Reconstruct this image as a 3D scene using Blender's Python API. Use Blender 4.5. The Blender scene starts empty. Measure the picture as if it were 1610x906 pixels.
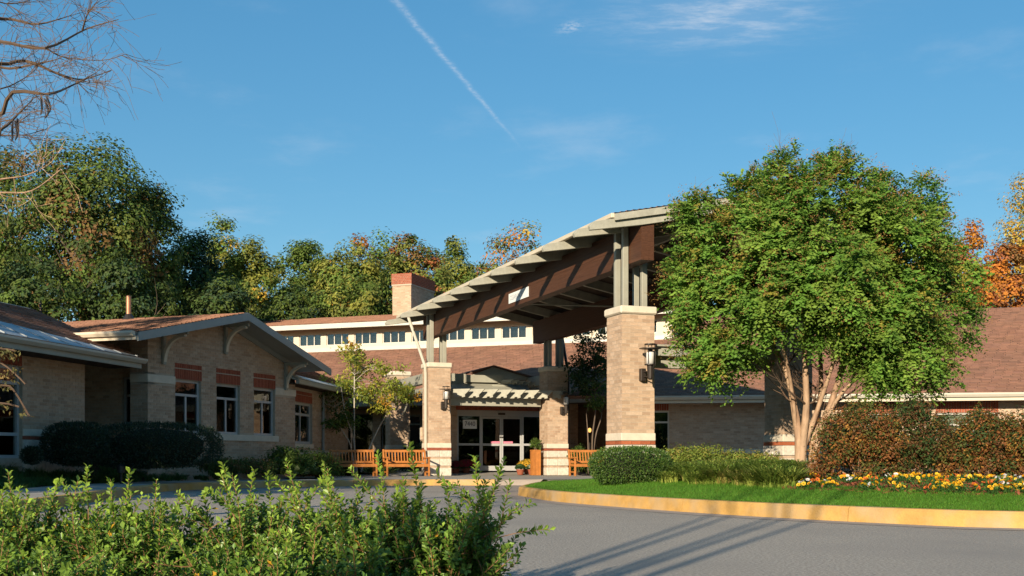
import bpy, math, random
import numpy as np
from mathutils import Matrix, Vector

SC = bpy.context.scene
COL = SC.collection
RNG = np.random.default_rng(7)
random.seed(7)
PI = math.pi
rad = math.radians

# ---------------------------------------------------------------- camera
EYE = 0.73
cam_data = bpy.data.cameras.new("camera")
cam = bpy.data.objects.new("camera", cam_data)
COL.objects.link(cam)
cam.location = (0, 0, EYE)
cam.rotation_euler = (rad(90), 0, 0)
cam_data.sensor_width = 36.0
cam_data.lens = 36.0 * 1800 / 1610
cam_data.shift_y = 0.1683
cam_data.clip_start = 0.05
cam_data.clip_end = 3000
SC.camera = cam

# ---------------------------------------------------------------- light
SUN_EL, SUN_AZ = 17.5, 20.0          # low sun behind the viewer's left shoulder
sun_data = bpy.data.lights.new("sun", 'SUN')
sun_data.energy = 4.4
sun_data.angle = rad(0.53)
sun_data.color = (1.0, 0.86, 0.66)
sun = bpy.data.objects.new("sun", sun_data)
COL.objects.link(sun)
sdir = Vector((math.sin(rad(SUN_AZ)) * math.cos(rad(SUN_EL)), math.cos(rad(SUN_AZ)) * math.cos(rad(SUN_EL)), -math.sin(rad(SUN_EL))))
sun.rotation_euler = sdir.to_track_quat('-Z', 'Y').to_euler()

world = bpy.data.worlds.new("World")
SC.world = world
world.use_nodes = True
SKY_STRENGTH = 0.075
SKY_GAMMA = 0.55

def build_world():
    nt = world.node_tree
    N, L = nt.nodes, nt.links
    N.clear()
    out = N.new('ShaderNodeOutputWorld')
    bg = N.new('ShaderNodeBackground')
    sky = N.new('ShaderNodeTexSky')
    sky.sky_type = 'NISHITA'
    sky.sun_disc = False
    sky.sun_elevation = rad(SUN_EL)
    sky.sun_rotation = rad(180 + SUN_AZ)
    sky.altitude = 60
    sky.air_density = 1.0
    sky.dust_density = 0.15
    sky.ozone_density = 3.0
    hsv = N.new('ShaderNodeHueSaturation')
    hsv.inputs['Hue'].default_value = 0.487
    hsv.inputs['Saturation'].default_value = 1.2
    hsv.inputs['Value'].default_value = 1.0
    # flatten the sky's range a little, hue kept: the photograph's sky is more even than clear-air scattering gives
    sp = N.new('ShaderNodeSeparateColor'); sp.mode = 'HSV'; cb = N.new('ShaderNodeCombineColor'); cb.mode = 'HSV'
    L.new(sky.outputs[0], sp.inputs[0])
    pw_ = N.new('ShaderNodeMath'); pw_.operation = 'POWER'; pw_.inputs[1].default_value = SKY_GAMMA
    ml_ = N.new('ShaderNodeMath'); ml_.operation = 'MULTIPLY'; ml_.inputs[1].default_value = 5.0 ** (1 - SKY_GAMMA)
    L.new(sp.outputs[2], pw_.inputs[0]); L.new(pw_.outputs[0], ml_.inputs[0])
    L.new(sp.outputs[0], cb.inputs[0]); L.new(sp.outputs[1], cb.inputs[1]); L.new(ml_.outputs[0], cb.inputs[2])
    L.new(cb.outputs[0], hsv.inputs['Color'])
    tc = N.new('ShaderNodeTexCoord')
    sep = N.new('ShaderNodeSeparateXYZ')
    L.new(tc.outputs['Generated'], sep.inputs[0])

    def math_(op, a, b=None, clamp=False):
        m = N.new('ShaderNodeMath'); m.operation = op; m.use_clamp = clamp
        for i, v in enumerate((a, b)):
            if v is None: continue
            if isinstance(v, (int, float)): m.inputs[i].default_value = v
            else: L.new(v, m.inputs[i])
        return m.outputs[0]

    # cloud deck at unit height: (x/z, y/z) are flat sky coordinates
    zz = math_('MAXIMUM', sep.outputs[2], 0.03)
    u = math_('DIVIDE', sep.outputs[0], zz)
    v = math_('DIVIDE', sep.outputs[1], zz)
    comb = N.new('ShaderNodeCombineXYZ')
    L.new(u, comb.inputs[0]); L.new(v, comb.inputs[1])

    def noise(scale, detail, stretch=(1, 1, 1), rot=0, off=(0, 0, 0), rough=0.6):
        mp = N.new('ShaderNodeMapping')
        mp.inputs['Scale'].default_value = stretch
        mp.inputs['Rotation'].default_value = (0, 0, rot)
        mp.inputs['Location'].default_value = off
        L.new(comb.outputs[0], mp.inputs[0])
        n = N.new('ShaderNodeTexNoise')
        n.inputs['Scale'].default_value = scale
        n.inputs['Detail'].default_value = detail
        n.inputs['Roughness'].default_value = rough
        L.new(mp.outputs[0], n.inputs['Vector'])
        return n.outputs[0]

    def ramp(val, a, b):
        r = N.new('ShaderNodeMapRange')
        r.inputs['From Min'].default_value = a
        r.inputs['From Max'].default_value = b
        r.interpolation_type = 'SMOOTHSTEP'
        L.new(val, r.inputs['Value'])
        return r.outputs[0]

    def gauss2(cx, cy, sx, sy, rot=0.0):
        dx = math_('SUBTRACT', u, cx); dy = math_('SUBTRACT', v, cy)
        c, s = math.cos(rot), math.sin(rot)
        a = math_('DIVIDE', math_('ADD', math_('MULTIPLY', dx, c), math_('MULTIPLY', dy, s)), sx)
        b = math_('DIVIDE', math_('ADD', math_('MULTIPLY', dx, -s), math_('MULTIPLY', dy, c)), sy)
        q = math_('ADD', math_('MULTIPLY', a, a), math_('MULTIPLY', b, b))
        return math_('POWER', 2.718, math_('MULTIPLY', q, -1.0))

    def sky_uv(px, py):
        return ((px - 805) / (724 - py), 1800 / (724 - py))
    # thin cirrus high on the right, a puff beside it, faint veils lower down
    cx, cy = sky_uv(1130, 25)
    wisps = ramp(noise(7.0, 8, (1, 2.2, 1), 0.5, (3.1, 0.4, 0), 0.68), 0.40, 0.78)
    c1 = math_('MULTIPLY', gauss2(cx, cy, 0.22, 0.17, -0.1), math_('ADD', math_('MULTIPLY', wisps, 0.55), 0.12))
    px_, py_ = sky_uv(897, 43)
    fine = ramp(noise(60.0, 6, (1, 1, 1), 0, (0, 0, 0), 0.7), 0.38, 0.65)
    c2 = math_('MULTIPLY', gauss2(px_, py_, 0.022, 0.035, 0.5), math_('MULTIPLY', fine, 0.5))
    veil = math_('MULTIPLY', ramp(noise(1.6, 7, (1, 0.8, 1), 0.2, (7.7, 1.2, 0), 0.6), 0.52, 0.85), 0.22)
    # contrail: a straight line on the cloud deck
    x0, y0 = sky_uv(612, -10); x1, y1 = sky_uv(826, 240)
    ln = math.hypot(x1 - x0, y1 - y0)
    ex, ey = (x1 - x0) / ln, (y1 - y0) / ln
    along = math_('ADD', math_('MULTIPLY', math_('SUBTRACT', u, x0), ex), math_('MULTIPLY', math_('SUBTRACT', v, y0), ey))
    across = math_('ADD', math_('MULTIPLY', math_('SUBTRACT', u, x0), -ey), math_('MULTIPLY', math_('SUBTRACT', v, y0), ex))
    wob = math_('MULTIPLY', math_('SUBTRACT', noise(9, 4), 0.5), 0.02)
    across = math_('ADD', across, wob)
    t = math_('DIVIDE', along, ln)
    wid = math_('ADD', math_('MULTIPLY', t, -0.004), 0.0095)
    aw = math_('DIVIDE', across, wid)
    prof = math_('POWER', 2.718, math_('MULTIPLY', math_('MULTIPLY', aw, aw), -1.0))
    fade = math_('MULTIPLY', ramp(t, 1.03, 0.55), ramp(t, -0.6, -0.3))
    grain = math_('ADD', math_('MULTIPLY', ramp(noise(55, 5, (1, 1, 1), 0, (2, 2, 0), 0.7), 0.35, 0.7), 0.75), 0.2)
    trail = math_('MULTIPLY', math_('MULTIPLY', prof, fade), math_('MULTIPLY', grain, 0.42))
    tot = math_('ADD', math_('ADD', c1, c2), math_('ADD', veil, trail))
    tot = math_('MULTIPLY', tot, ramp(sep.outputs[2], 0.02, 0.14))
    tot = math_('MINIMUM', tot, 0.85)
    mix = N.new('ShaderNodeMix'); mix.data_type = 'RGBA'
    L.new(tot, mix.inputs[0]); L.new(hsv.outputs[0], mix.inputs[6])
    mix.inputs[7].default_value = (5.6, 6.0, 6.6, 1)
    L.new(mix.outputs[2], bg.inputs[0])
    bg.inputs[1].default_value = SKY_STRENGTH
    L.new(bg.outputs[0], out.inputs[0])
build_world()

SC.view_settings.view_transform = 'Standard'
SC.view_settings.look = 'None'
SC.view_settings.exposure = 0.8
SC.view_settings.gamma = 1.0
SC.render.engine = 'CYCLES'
SC.cycles.max_bounces = 6
SC.cycles.transparent_max_bounces = 8
SC.cycles.caustics_reflective = False
SC.cycles.caustics_refractive = False

# ---------------------------------------------------------------- helpers
def make_mesh(name, V, F, tint=None, smooth=False):
    """V (n,3); F: list of index tuples or an (m,k) array; tint (m,3) per face"""
    me = bpy.data.meshes.new(name)
    V = np.asarray(V, dtype=np.float32)
    if isinstance(F, np.ndarray):
        m, k = F.shape
        me.vertices.add(len(V)); me.vertices.foreach_set('co', V.ravel())
        me.loops.add(m * k); me.loops.foreach_set('vertex_index', F.astype(np.int32).ravel())
        me.polygons.add(m)
        me.polygons.foreach_set('loop_start', np.arange(0, m * k, k, dtype=np.int32))
        me.polygons.foreach_set('loop_total', np.full(m, k, dtype=np.int32))
        me.update(calc_edges=True)
    else:
        me.from_pydata(V.tolist(), [], F)
        me.update()
    if tint is not None:
        t = np.ones((len(me.polygons), 4), dtype=np.float32)
        t[:, :3] = np.asarray(tint, dtype=np.float32)
        a = me.attributes.new('tint', 'FLOAT_COLOR', 'FACE')
        a.data.foreach_set('color', t.ravel())
    me.polygons.foreach_set('use_smooth', [bool(smooth)] * len(me.polygons))
    return me

def link(name, me, mat=None, parent=None, loc=None, rz=0.0, rot=None):
    o = bpy.data.objects.new(name, me)
    COL.objects.link(o)
    if mat is not None and me is not None and len(me.materials) == 0:
        me.materials.append(mat)
    if parent is not None: o.parent = parent
    if loc is not None: o.location = loc
    if rot is not None: o.rotation_euler = rot
    elif rz: o.rotation_euler = (0, 0, rz)
    return o

def tag(o, label=None, cat=None, group=None, kind=None):
    if label: o['label'] = label
    if cat: o['category'] = cat
    if group: o['group'] = group
    if kind: o['kind'] = kind
    return o

def thing(name, label, cat, loc=(0, 0, 0), rz=0.0, group=None):
    return tag(link(name, None, None, None, loc, rz), label, cat, group)

class MB:
    def __init__(s): s.v = []; s.f = []; s.t = []
    def add(s, vs, fs, tint=(1, 1, 1)):
        b = len(s.v); s.v += [tuple(p) for p in vs]
        s.f += [tuple(i + b for i in f) for f in fs]; s.t += [tint] * len(fs); return s
    def box(s, x0, x1, y0, y1, z0, z1, tint=(1, 1, 1)):
        vs = [(x0, y0, z0), (x1, y0, z0), (x1, y1, z0), (x0, y1, z0), (x0, y0, z1), (x1, y0, z1), (x1, y1, z1), (x0, y1, z1)]
        return s.add(vs, [(0, 3, 2, 1), (4, 5, 6, 7), (0, 1, 5, 4), (1, 2, 6, 5), (2, 3, 7, 6), (3, 0, 4, 7)], tint)
    def prism(s, poly, vec, tint=(1, 1, 1)):
        n = len(poly); vec = Vector(vec)
        vs = [Vector(p) for p in poly] + [Vector(p) + vec for p in poly]
        fs = [tuple(reversed(range(n))), tuple(range(n, 2 * n))] + [(i, (i + 1) % n, n + (i + 1) % n, n + i) for i in range(n)]
        return s.add(vs, fs, tint)
    def bar(s, p, q, w, h, tint=(1, 1, 1), up=(0, 0, 1)):
        p, q = Vector(p), Vector(q); d = (q - p).normalized(); up = Vector(up)
        sd = d.cross(up).normalized(); u2 = sd.cross(d).normalized()
        a, b = sd * (w / 2), u2 * (h / 2)
        vs = [p - a - b, p + a - b, p + a + b, p - a + b, q - a - b, q + a - b, q + a + b, q - a + b]
        return s.add(vs, [(0, 1, 2, 3), (7, 6, 5, 4), (0, 4, 5, 1), (1, 5, 6, 2), (2, 6, 7, 3), (3, 7, 4, 0)], tint)
    def tube(s, pts, radii, n=6, tint=(1, 1, 1), cap=True):
        pts = [Vector(p) for p in pts]
        rings = []
        prev = Vector((0.31, 0.95, 0.05))
        for i, p in enumerate(pts):
            d = (pts[min(i + 1, len(pts) - 1)] - pts[max(i - 1, 0)])
            if d.length < 1e-9: d = Vector((0, 0, 1))
            d.normalize()
            a = (prev - d * prev.dot(d))
            if a.length < 1e-4: a = d.orthogonal()
            a.normalize(); prev = a
            b = d.cross(a)
            rings.append([p + (a * math.cos(2 * PI * k / n) + b * math.sin(2 * PI * k / n)) * radii[i] for k in range(n)])
        vs = [p for r in rings for p in r]
        fs = []
        for i in range(len(rings) - 1):
            for k in range(n):
                fs.append((i * n + k, i * n + (k + 1) % n, (i + 1) * n + (k + 1) % n, (i + 1) * n + k))
        if cap:
            fs.append(tuple(reversed(range(n)))); fs.append(tuple(range((len(rings) - 1) * n, len(rings) * n)))
        return s.add(vs, fs, tint)
    def lathe(s, prof, n=16, c=(0, 0, 0), tint=(1, 1, 1)):
        vs, fs = [], []
        for r, z in prof:
            for k in range(n):
                vs.append((c[0] + r * math.cos(2 * PI * k / n), c[1] + r * math.sin(2 * PI * k / n), c[2] + z))
        for i in range(len(prof) - 1):
            for k in range(n):
                fs.append((i * n + k, i * n + (k + 1) % n, (i + 1) * n + (k + 1) % n, (i + 1) * n + k))
        fs.append(tuple(reversed(range(n)))); fs.append(tuple(range((len(prof) - 1) * n, len(prof) * n)))
        return s.add(vs, fs, tint)
    def mesh(s, name, smooth=False): return make_mesh(name, s.v, s.f, s.t, smooth)
    def build(s, name, mat, parent=None, loc=None, rz=0.0, smooth=False, bevel=0.0, rot=None):
        o = link(name, s.mesh(name, smooth), mat, parent, loc, rz, rot)
        if bevel:
            m = o.modifiers.new('bevel', 'BEVEL'); m.width = bevel; m.segments = 1; m.limit_method = 'ANGLE'
        return o

# ---------------------------------------------------------------- materials
def nodes_of(name):
    m = bpy.data.materials.new(name); m.use_nodes = True
    nt = m.node_tree
    bs = nt.nodes['Principled BSDF']
    return m, nt, nt.nodes, nt.links, bs

def surf(name, col, rough=0.7, noise=0.15, nscale=6.0, bump=0.0, bscale=40.0, var=None, stretch=(1, 1, 1), spec=0.3, metal=0.0, hue=None, hscale=1.3):
    """base colour x tint attribute (or random per object) x mottling noise, with fine relief"""
    m, nt, N, L, bs = nodes_of(name)
    tc = N.new('ShaderNodeTexCoord')
    mp = N.new('ShaderNodeMapping'); mp.inputs['Scale'].default_value = stretch
    L.new(tc.outputs['Object'], mp.inputs[0])
    n = N.new('ShaderNodeTexNoise'); n.inputs['Scale'].default_value = nscale; n.inputs['Detail'].default_value = 6; n.inputs['Roughness'].default_value = 0.65
    L.new(mp.outputs[0], n.inputs['Vector'])
    r = N.new('ShaderNodeMapRange'); r.inputs['From Min'].default_value = 0.25; r.inputs['From Max'].default_value = 0.75
    r.inputs['To Min'].default_value = 1 - noise; r.inputs['To Max'].default_value = 1 + noise
    L.new(n.outputs[0], r.inputs[0])
    mul = N.new('ShaderNodeMix'); mul.data_type = 'RGBA'; mul.blend_type = 'MULTIPLY'; mul.inputs[0].default_value = 1
    mul.inputs[6].default_value = (*col, 1)
    L.new(r.outputs[0], mul.inputs[7])
    res = mul.outputs[2]
    if hue is not None:                      # a second, larger-scale colour (stain, wear)
        n2 = N.new('ShaderNodeTexNoise'); n2.inputs['Scale'].default_value = hscale; n2.inputs['Detail'].default_value = 5
        L.new(mp.outputs[0], n2.inputs['Vector'])
        r2 = N.new('ShaderNodeMapRange'); r2.inputs['From Min'].default_value = 0.45; r2.inputs['From Max'].default_value = 0.7; r2.clamp = True
        L.new(n2.outputs[0], r2.inputs[0])
        mh = N.new('ShaderNodeMix'); mh.data_type = 'RGBA'; L.new(r2.outputs[0], mh.inputs[0])
        L.new(res, mh.inputs[6]); mh.inputs[7].default_value = (*hue, 1); res = mh.outputs[2]
    if var == 'tint':
        at = N.new('ShaderNodeAttribute'); at.attribute_name = 'tint'
        m2 = N.new('ShaderNodeMix'); m2.data_type = 'RGBA'; m2.blend_type = 'MULTIPLY'; m2.inputs[0].default_value = 1
        L.new(res, m2.inputs[6]); L.new(at.outputs['Color'], m2.inputs[7]); res = m2.outputs[2]
    elif var == 'object':
        oi = N.new('ShaderNodeObjectInfo')
        cr = N.new('ShaderNodeValToRGB'); cr.color_ramp.interpolation = 'LINEAR'
        e = cr.color_ramp.elements
        e[0].position = 0; e[0].color = (0.80, 0.74, 0.69, 1); e[1].position = 1; e[1].color = (1.14, 1.14, 1.14, 1)
        k = e.new(0.35); k.color = (0.95, 0.93, 0.9, 1)
        k = e.new(0.7); k.color = (1.06, 1.0, 0.94, 1)
        L.new(oi.outputs['Random'], cr.inputs[0])
        m2 = N.new('ShaderNodeMix'); m2.data_type = 'RGBA'; m2.blend_type = 'MULTIPLY'; m2.inputs[0].default_value = 1
        L.new(res, m2.inputs[6]); L.new(cr.outputs[0], m2.inputs[7]); res = m2.outputs[2]
    L.new(res, bs.inputs['Base Color'])
    bs.inputs['Roughness'].default_value = rough
    bs.inputs['Metallic'].default_value = metal
    bs.inputs['Specular IOR Level'].default_value = spec
    if bump:
        nb = N.new('ShaderNodeTexNoise'); nb.inputs['Scale'].default_value = bscale; nb.inputs['Detail'].default_value = 5
        L.new(mp.outputs[0], nb.inputs['Vector'])
        bp = N.new('ShaderNodeBump'); bp.inputs['Strength'].default_value = bump; bp.inputs['Distance'].default_value = 0.02
        L.new(nb.outputs[0], bp.inputs['Height']); L.new(bp.outputs[0], bs.inputs['Normal'])
    return m

def leaf_mat(name, col, trans=0.3, rough=0.45, spec=0.35):
    m, nt, N, L, bs = nodes_of(name)
    at = N.new('ShaderNodeAttribute'); at.attribute_name = 'tint'
    mul = N.new('ShaderNodeMix'); mul.data_type = 'RGBA'; mul.blend_type = 'MULTIPLY'; mul.inputs[0].default_value = 1
    mul.inputs[6].default_value = (*col, 1); L.new(at.outputs['Color'], mul.inputs[7])
    L.new(mul.outputs[2], bs.inputs['Base Color'])
    bs.inputs['Roughness'].default_value = rough
    bs.inputs['Specular IOR Level'].default_value = spec
    tr = N.new('ShaderNodeBsdfTranslucent'); L.new(mul.outputs[2], tr.inputs[0])
    mx = N.new('ShaderNodeMixShader'); mx.inputs[0].default_value = trans
    L.new(bs.outputs[0], mx.inputs[1]); L.new(tr.outputs[0], mx.inputs[2])
    L.new(mx.outputs[0], N['Material Output'].inputs[0])
    return m

def glass_mat(name, tintc=(0.55, 0.6, 0.58), refl=1.0):
    m, nt, N, L, bs = nodes_of(name)
    N.remove(bs)
    tr = N.new('ShaderNodeBsdfTransparent'); tr.inputs[0].default_value = (*tintc, 1)
    gl = N.new('ShaderNodeBsdfGlossy'); gl.inputs['Roughness'].default_value = 0.015; gl.inputs['Color'].default_value = (refl, refl, refl, 1)
    fr = N.new('ShaderNodeFresnel'); fr.inputs[0].default_value = 1.7
    tc = N.new('ShaderNodeTexCoord'); n = N.new('ShaderNodeTexNoise'); n.inputs['Scale'].default_value = 1.2
    L.new(tc.outputs['Object'], n.inputs['Vector'])
    bp = N.new('ShaderNodeBump'); bp.inputs['Strength'].default_value = 0.03; bp.inputs['Distance'].default_value = 0.05
    L.new(n.outputs[0], bp.inputs['Height']); L.new(bp.outputs[0], gl.inputs['Normal'])
    mx = N.new('ShaderNodeMixShader')
    L.new(fr.outputs[0], mx.inputs[0]); L.new(tr.outputs[0], mx.inputs[1]); L.new(gl.outputs[0], mx.inputs[2])
    L.new(mx.outputs[0], N['Material Output'].inputs[0])
    return m

TAN = (0.46, 0.335, 0.235)
M = {}
M['brick'] = surf('tan brick', TAN, 0.85, 0.18, 14, 0.35, 60, var='tint')
M['brick_one'] = surf('tan brick single', TAN, 0.85, 0.18, 14, 0.35, 60, var='object')
M['red'] = surf('red brick', (0.31, 0.085, 0.045), 0.85, 0.25, 16, 0.35, 60, var='tint')
M['red_one'] = surf('red brick single', (0.36, 0.105, 0.045), 0.85, 0.25, 16, 0.35, 60, var='object')
M['mortar'] = surf('mortar', (0.44, 0.36, 0.27), 0.95, 0.15, 9, 0.2, 80)
M['stone'] = surf('cast stone', (0.62, 0.54, 0.42), 0.85, 0.12, 5, 0.15, 45, var='tint')
M['split'] = surf('split face stone', (0.60, 0.53, 0.43), 0.9, 0.22, 9, 1.0, 14, var='tint')
M['sage'] = surf('sage grey paint', (0.335, 0.325, 0.26), 0.6, 0.10, 4, 0.10, 30, spec=0.35, hue=(0.30, 0.28, 0.22))
M['sagew'] = surf('weathered sage timber', (0.36, 0.345, 0.275), 0.65, 0.20, 5, 0.25, 20, stretch=(1, 0.12, 1), spec=0.3)
M['fascia'] = surf('shade-toned sage paint', (0.30, 0.31, 0.28), 0.55, 0.08, 3, 0.05, 30)  # same paint as sage; the bluer tone of shade is put into its colour
M['cream'] = surf('cream trim paint', (0.60, 0.52, 0.39), 0.55, 0.08, 3, 0.05, 30)
M['white'] = surf('white painted metal', (0.55, 0.52, 0.45), 0.4, 0.06, 3, spec=0.45)
M['gutter'] = surf('gutter metal', (0.50, 0.46, 0.37), 0.4, 0.07, 3, spec=0.45)
M['frame'] = surf('aluminium window frame', (0.42, 0.415, 0.40), 0.4, 0.05, 3, spec=0.5)
M['metalroof'] = surf('pale metal roof', (0.36, 0.38, 0.385), 0.6, 0.10, 3, spec=0.5)
M['glulam'] = surf('brown stained glulam', (0.078, 0.032, 0.016), 0.55, 0.45, 7, 0.2, 25, stretch=(2.0, 0.14, 7.0), spec=0.3)
M['soffit'] = surf('dark brown soffit boards', (0.05, 0.032, 0.020), 0.8, 0.3, 5, stretch=(1, 4, 1))
M['shingle'] = surf('brown asphalt shingles', (0.29, 0.15, 0.098), 0.95, 0.22, 30, 0.5, 120, var='tint', hue=(0.245, 0.13, 0.088), hscale=0.7)
M['deck'] = surf('roof deck', (0.16, 0.09, 0.065), 0.95, 0.2, 6)
M['glass'] = glass_mat('window glass', (0.82, 0.86, 0.84))
M['glass_dark'] = glass_mat('dark door glass', (0.20, 0.20, 0.19), 0.55)
M['dark'] = surf('near-black interior backing', (0.018, 0.016, 0.014), 0.9, 0.2, 2)  # near-black so that rooms behind the glass look unlit
M['teal'] = surf('green blind', (0.10, 0.19, 0.15), 0.8, 0.25, 3, stretch=(0.3, 1, 14))
M['curtain'] = surf('cream blind', (0.36, 0.34, 0.26), 0.9, 0.15, 6, stretch=(9, 1, 1))
M['teak'] = surf('oiled teak', (0.42, 0.155, 0.035), 0.5, 0.28, 6, 0.12, 30, stretch=(1, 1, 1), var='tint', spec=0.35)
M['bronze'] = surf('dark bronze metal', (0.045, 0.035, 0.028), 0.42, 0.2, 6, metal=0.4, spec=0.5)
M['bronze_pipe'] = surf('copper vent pipe', (0.36, 0.17, 0.09), 0.45, 0.2, 6, metal=0.5, spec=0.5)
M['frost'] = surf('frosted lamp glass', (0.66, 0.64, 0.60), 0.2, 0.06, 6, spec=0.6)
M['asphalt'] = surf('asphalt', (0.36, 0.315, 0.26), 0.9, 0.65, 42, 0.9, 45, hue=(0.30, 0.265, 0.225), hscale=0.35)
M['pan'] = surf('concrete gutter pan', (0.34, 0.28, 0.23), 0.9, 0.16, 2.5, 0.25, 60)
M['walk'] = surf('pale concrete', (0.36, 0.33, 0.28), 0.9, 0.13, 2.2, 0.2, 60, hue=(0.30, 0.27, 0.23))
M['kerb'] = surf('ochre painted kerb', (0.50, 0.29, 0.085), 0.8, 0.24, 4, 0.3, 50, hue=(0.44, 0.31, 0.17), hscale=2.2)
M['soil'] = surf('dark planting soil', (0.075, 0.045, 0.026), 1.0, 0.5, 9, 0.8, 25, spec=0.05)
M['turf'] = surf('turf', (0.045, 0.075, 0.02), 0.95, 0.3, 5, 0.5, 30)
M['mulch'] = surf('red bark mulch', (0.17, 0.055, 0.028), 0.95, 0.5, 30, 0.8, 40, var='tint')
M['paper'] = surf('white paper', (0.74, 0.76, 0.74), 0.7, 0.04, 5)
M['ink'] = surf('dark lettering', (0.02, 0.022, 0.03), 0.6, 0.05, 5)
M['greyink'] = surf('grey lettering', (0.36, 0.37, 0.39), 0.6, 0.05, 5)
M['pink'] = surf('pink notice', (0.72, 0.22, 0.30), 0.6, 0.08, 8)
M['terracotta'] = surf('terracotta', (0.28, 0.085, 0.045), 0.8, 0.15, 8)
M['bark_pale'] = surf('pale peeling bark', (0.40, 0.265, 0.165), 0.75, 0.35, 7, 0.5, 18, stretch=(2, 2, 0.5), hue=(0.24, 0.14, 0.085), hscale=3.2)
M['bark_white'] = surf('whitish bark', (0.50, 0.44, 0.36), 0.75, 0.25, 9, 0.3, 30)
M['bark_dark'] = surf('grey brown bark', (0.13, 0.095, 0.068), 0.9, 0.3, 6, 0.6, 16, stretch=(2, 2, 0.4))
M['bark_twig'] = surf('brown twig bark', (0.11, 0.07, 0.045), 0.9, 0.2, 9)
M['siding'] = surf('white ribbed siding', (0.66, 0.60, 0.50), 0.6, 0.08, 4)

# ---------------------------------------------------------------- masonry
CAMP = Vector((0, 0, EYE))
def world_of(o):
    m = Matrix.LocRotScale(o.location, o.rotation_euler, o.scale)
    return world_of(o.parent) @ m if o.parent else m

BRICK_MESH = {}
def brick_mesh(l, h, d, mat):
    k = (round(l, 3), round(h, 3), round(d, 3), mat)
    if k not in BRICK_MESH:
        me = MB().box(-l / 2, l / 2, 0, d, -h / 2, h / 2).mesh('brick'); me.materials.append(M[mat]); BRICK_MESH[k] = me
    return BRICK_MESH[k]

def brick_tints(n, lo=0.74):
    t = RNG.choice(np.array([[1.04, 1.0, 0.95], [0.96, 0.93, 0.90], [1.1, 1.09, 1.07], [0.90, 0.82, 0.76], [0.84, 0.77, 0.72], [1.0, 0.92, 0.86]]), n, p=[.26, .26, .22, .08, .06, .12])
    return t * RNG.uniform(0.92, 1.06, (n, 1))

def brick_cells(L, z0, z1, openings=(), top=None, course=0.08, blen=0.245, joint=0.012, x0=0.0):
    """running-bond cells (xa, xb, zc) with openings (xa, xb, za, zb) left out"""
    out = []
    n = int(round((z1 - z0) / course))
    for r in range(n):
        za = z0 + r * course; zb = za + course - joint; zc = (za + zb) / 2
        x = x0 - (blen / 2 if r % 2 else 0.0)
        while x < x0 + L - 0.02:
            xa, xb = max(x, x0), min(x + blen - joint, x0 + L)
            x += blen
            segs = [(xa, xb)]
            for (oa, ob, oza, ozb) in openings:
                if zb > oza + 0.01 and za < ozb - 0.01:
                    ns = []
                    for (a, b) in segs:
                        if b <= oa or a >= ob: ns.append((a, b)); continue
                        if a < oa: ns.append((a, oa - 0.004))
                        if b > ob: ns.append((ob + 0.004, b))
                    segs = ns
            for (a, b) in segs:
                if b - a < 0.03: continue
                if top is not None and (zb > top(a) or zb > top(b)): continue
                out.append((a, b, zc))
    return out, course - joint

def lay_bricks(wall, faces, mat='brick', singles=0, depth=0.03, proud=0.0045, rows_h=None):
    """faces: list of (cells, brick height, offset xy, rz): each face's bricks face its local -y"""
    items = []
    for (cells, h, off, rz) in faces:
        for (a, b, z) in cells: items.append((a, b, z, h, off, rz))
    if not items: return
    idx = list(range(len(items)))
    if singles:
        W = world_of(wall)
        def dist(i):
            a, b, z, h, off, rz = items[i]
            c, s = math.cos(rz), math.sin(rz); xm = (a + b) / 2
            p = W @ Vector((off[0] + c * xm, off[1] + s * xm, z))
            nrm = W.to_3x3() @ Vector((s, -c, 0))
            return (p - CAMP).length + (1000 if nrm.dot(CAMP - p) < 0 else 0) - (b - a) * 2
        idx.sort(key=dist)
        for i in idx[:singles]:
            a, b, z, h, off, rz = items[i]
            c, s = math.cos(rz), math.sin(rz); xm = (a + b) / 2
            pr = proud + random.uniform(-0.002, 0.003)
            link('brick', brick_mesh(b - a, h, depth, mat + '_one'), None, wall, (off[0] + c * xm + s * pr, off[1] + s * xm - c * pr, z), rz)
        idx = idx[singles:]
    if not idx: return
    n = len(idx)
    V = np.zeros((n, 8, 3), np.float32)
    for k, i in enumerate(idx):
        a, b, z, h, off, rz = items[i]
        c, s = math.cos(rz), math.sin(rz); pr = proud + random.uniform(-0.002, 0.003)
        q = 0
        for zz in (z - h / 2, z + h / 2):
            for (x, y) in ((a, -pr), (b, -pr), (b, depth), (a, depth)):
                V[k, q] = (off[0] + c * x - s * y, off[1] + s * x + c * y, zz); q += 1
    base = (np.arange(n) * 8)[:, None, None]
    F = (np.array([[0, 1, 5, 4], [1, 2, 6, 5], [3, 0, 4, 7], [4, 5, 6, 7], [0, 3, 2, 1]])[None] + base).reshape(-1, 4)
    t = np.repeat(brick_tints(n), 5, axis=0)
    o = link('brick_courses' if mat == 'brick' else 'red_brick_courses', make_mesh('bricks', V.reshape(-1, 3), F, t), M[mat], wall)
    o['kind'] = 'stuff'
    return o

def wall_panels(mb, L, z0, top, openings=(), th=0.25, x0=0.0, breaks=()):
    """mortar backing with real openings, outer face on y = 0"""
    xs = sorted(set([x0, x0 + L] + [v for o in openings for v in o[:2]] + list(breaks)))
    for xa, xb in zip(xs[:-1], xs[1:]):
        if xb - xa < 1e-6: continue
        xm = (xa + xb) / 2
        cuts = sorted([(o[2], o[3]) for o in openings if o[0] < xm < o[1]])
        z = z0
        for (za, zb) in cuts:
            if za > z: mb.prism([(xa, 0, z), (xb, 0, z), (xb, 0, za), (xa, 0, za)], (0, th, 0))
            z = zb
        ta, tb = top(xa), top(xb)
        if max(ta, tb) > z: mb.prism([(xa, 0, z), (xb, 0, z), (xb, 0, tb), (xa, 0, ta)], (0, th, 0))

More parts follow.
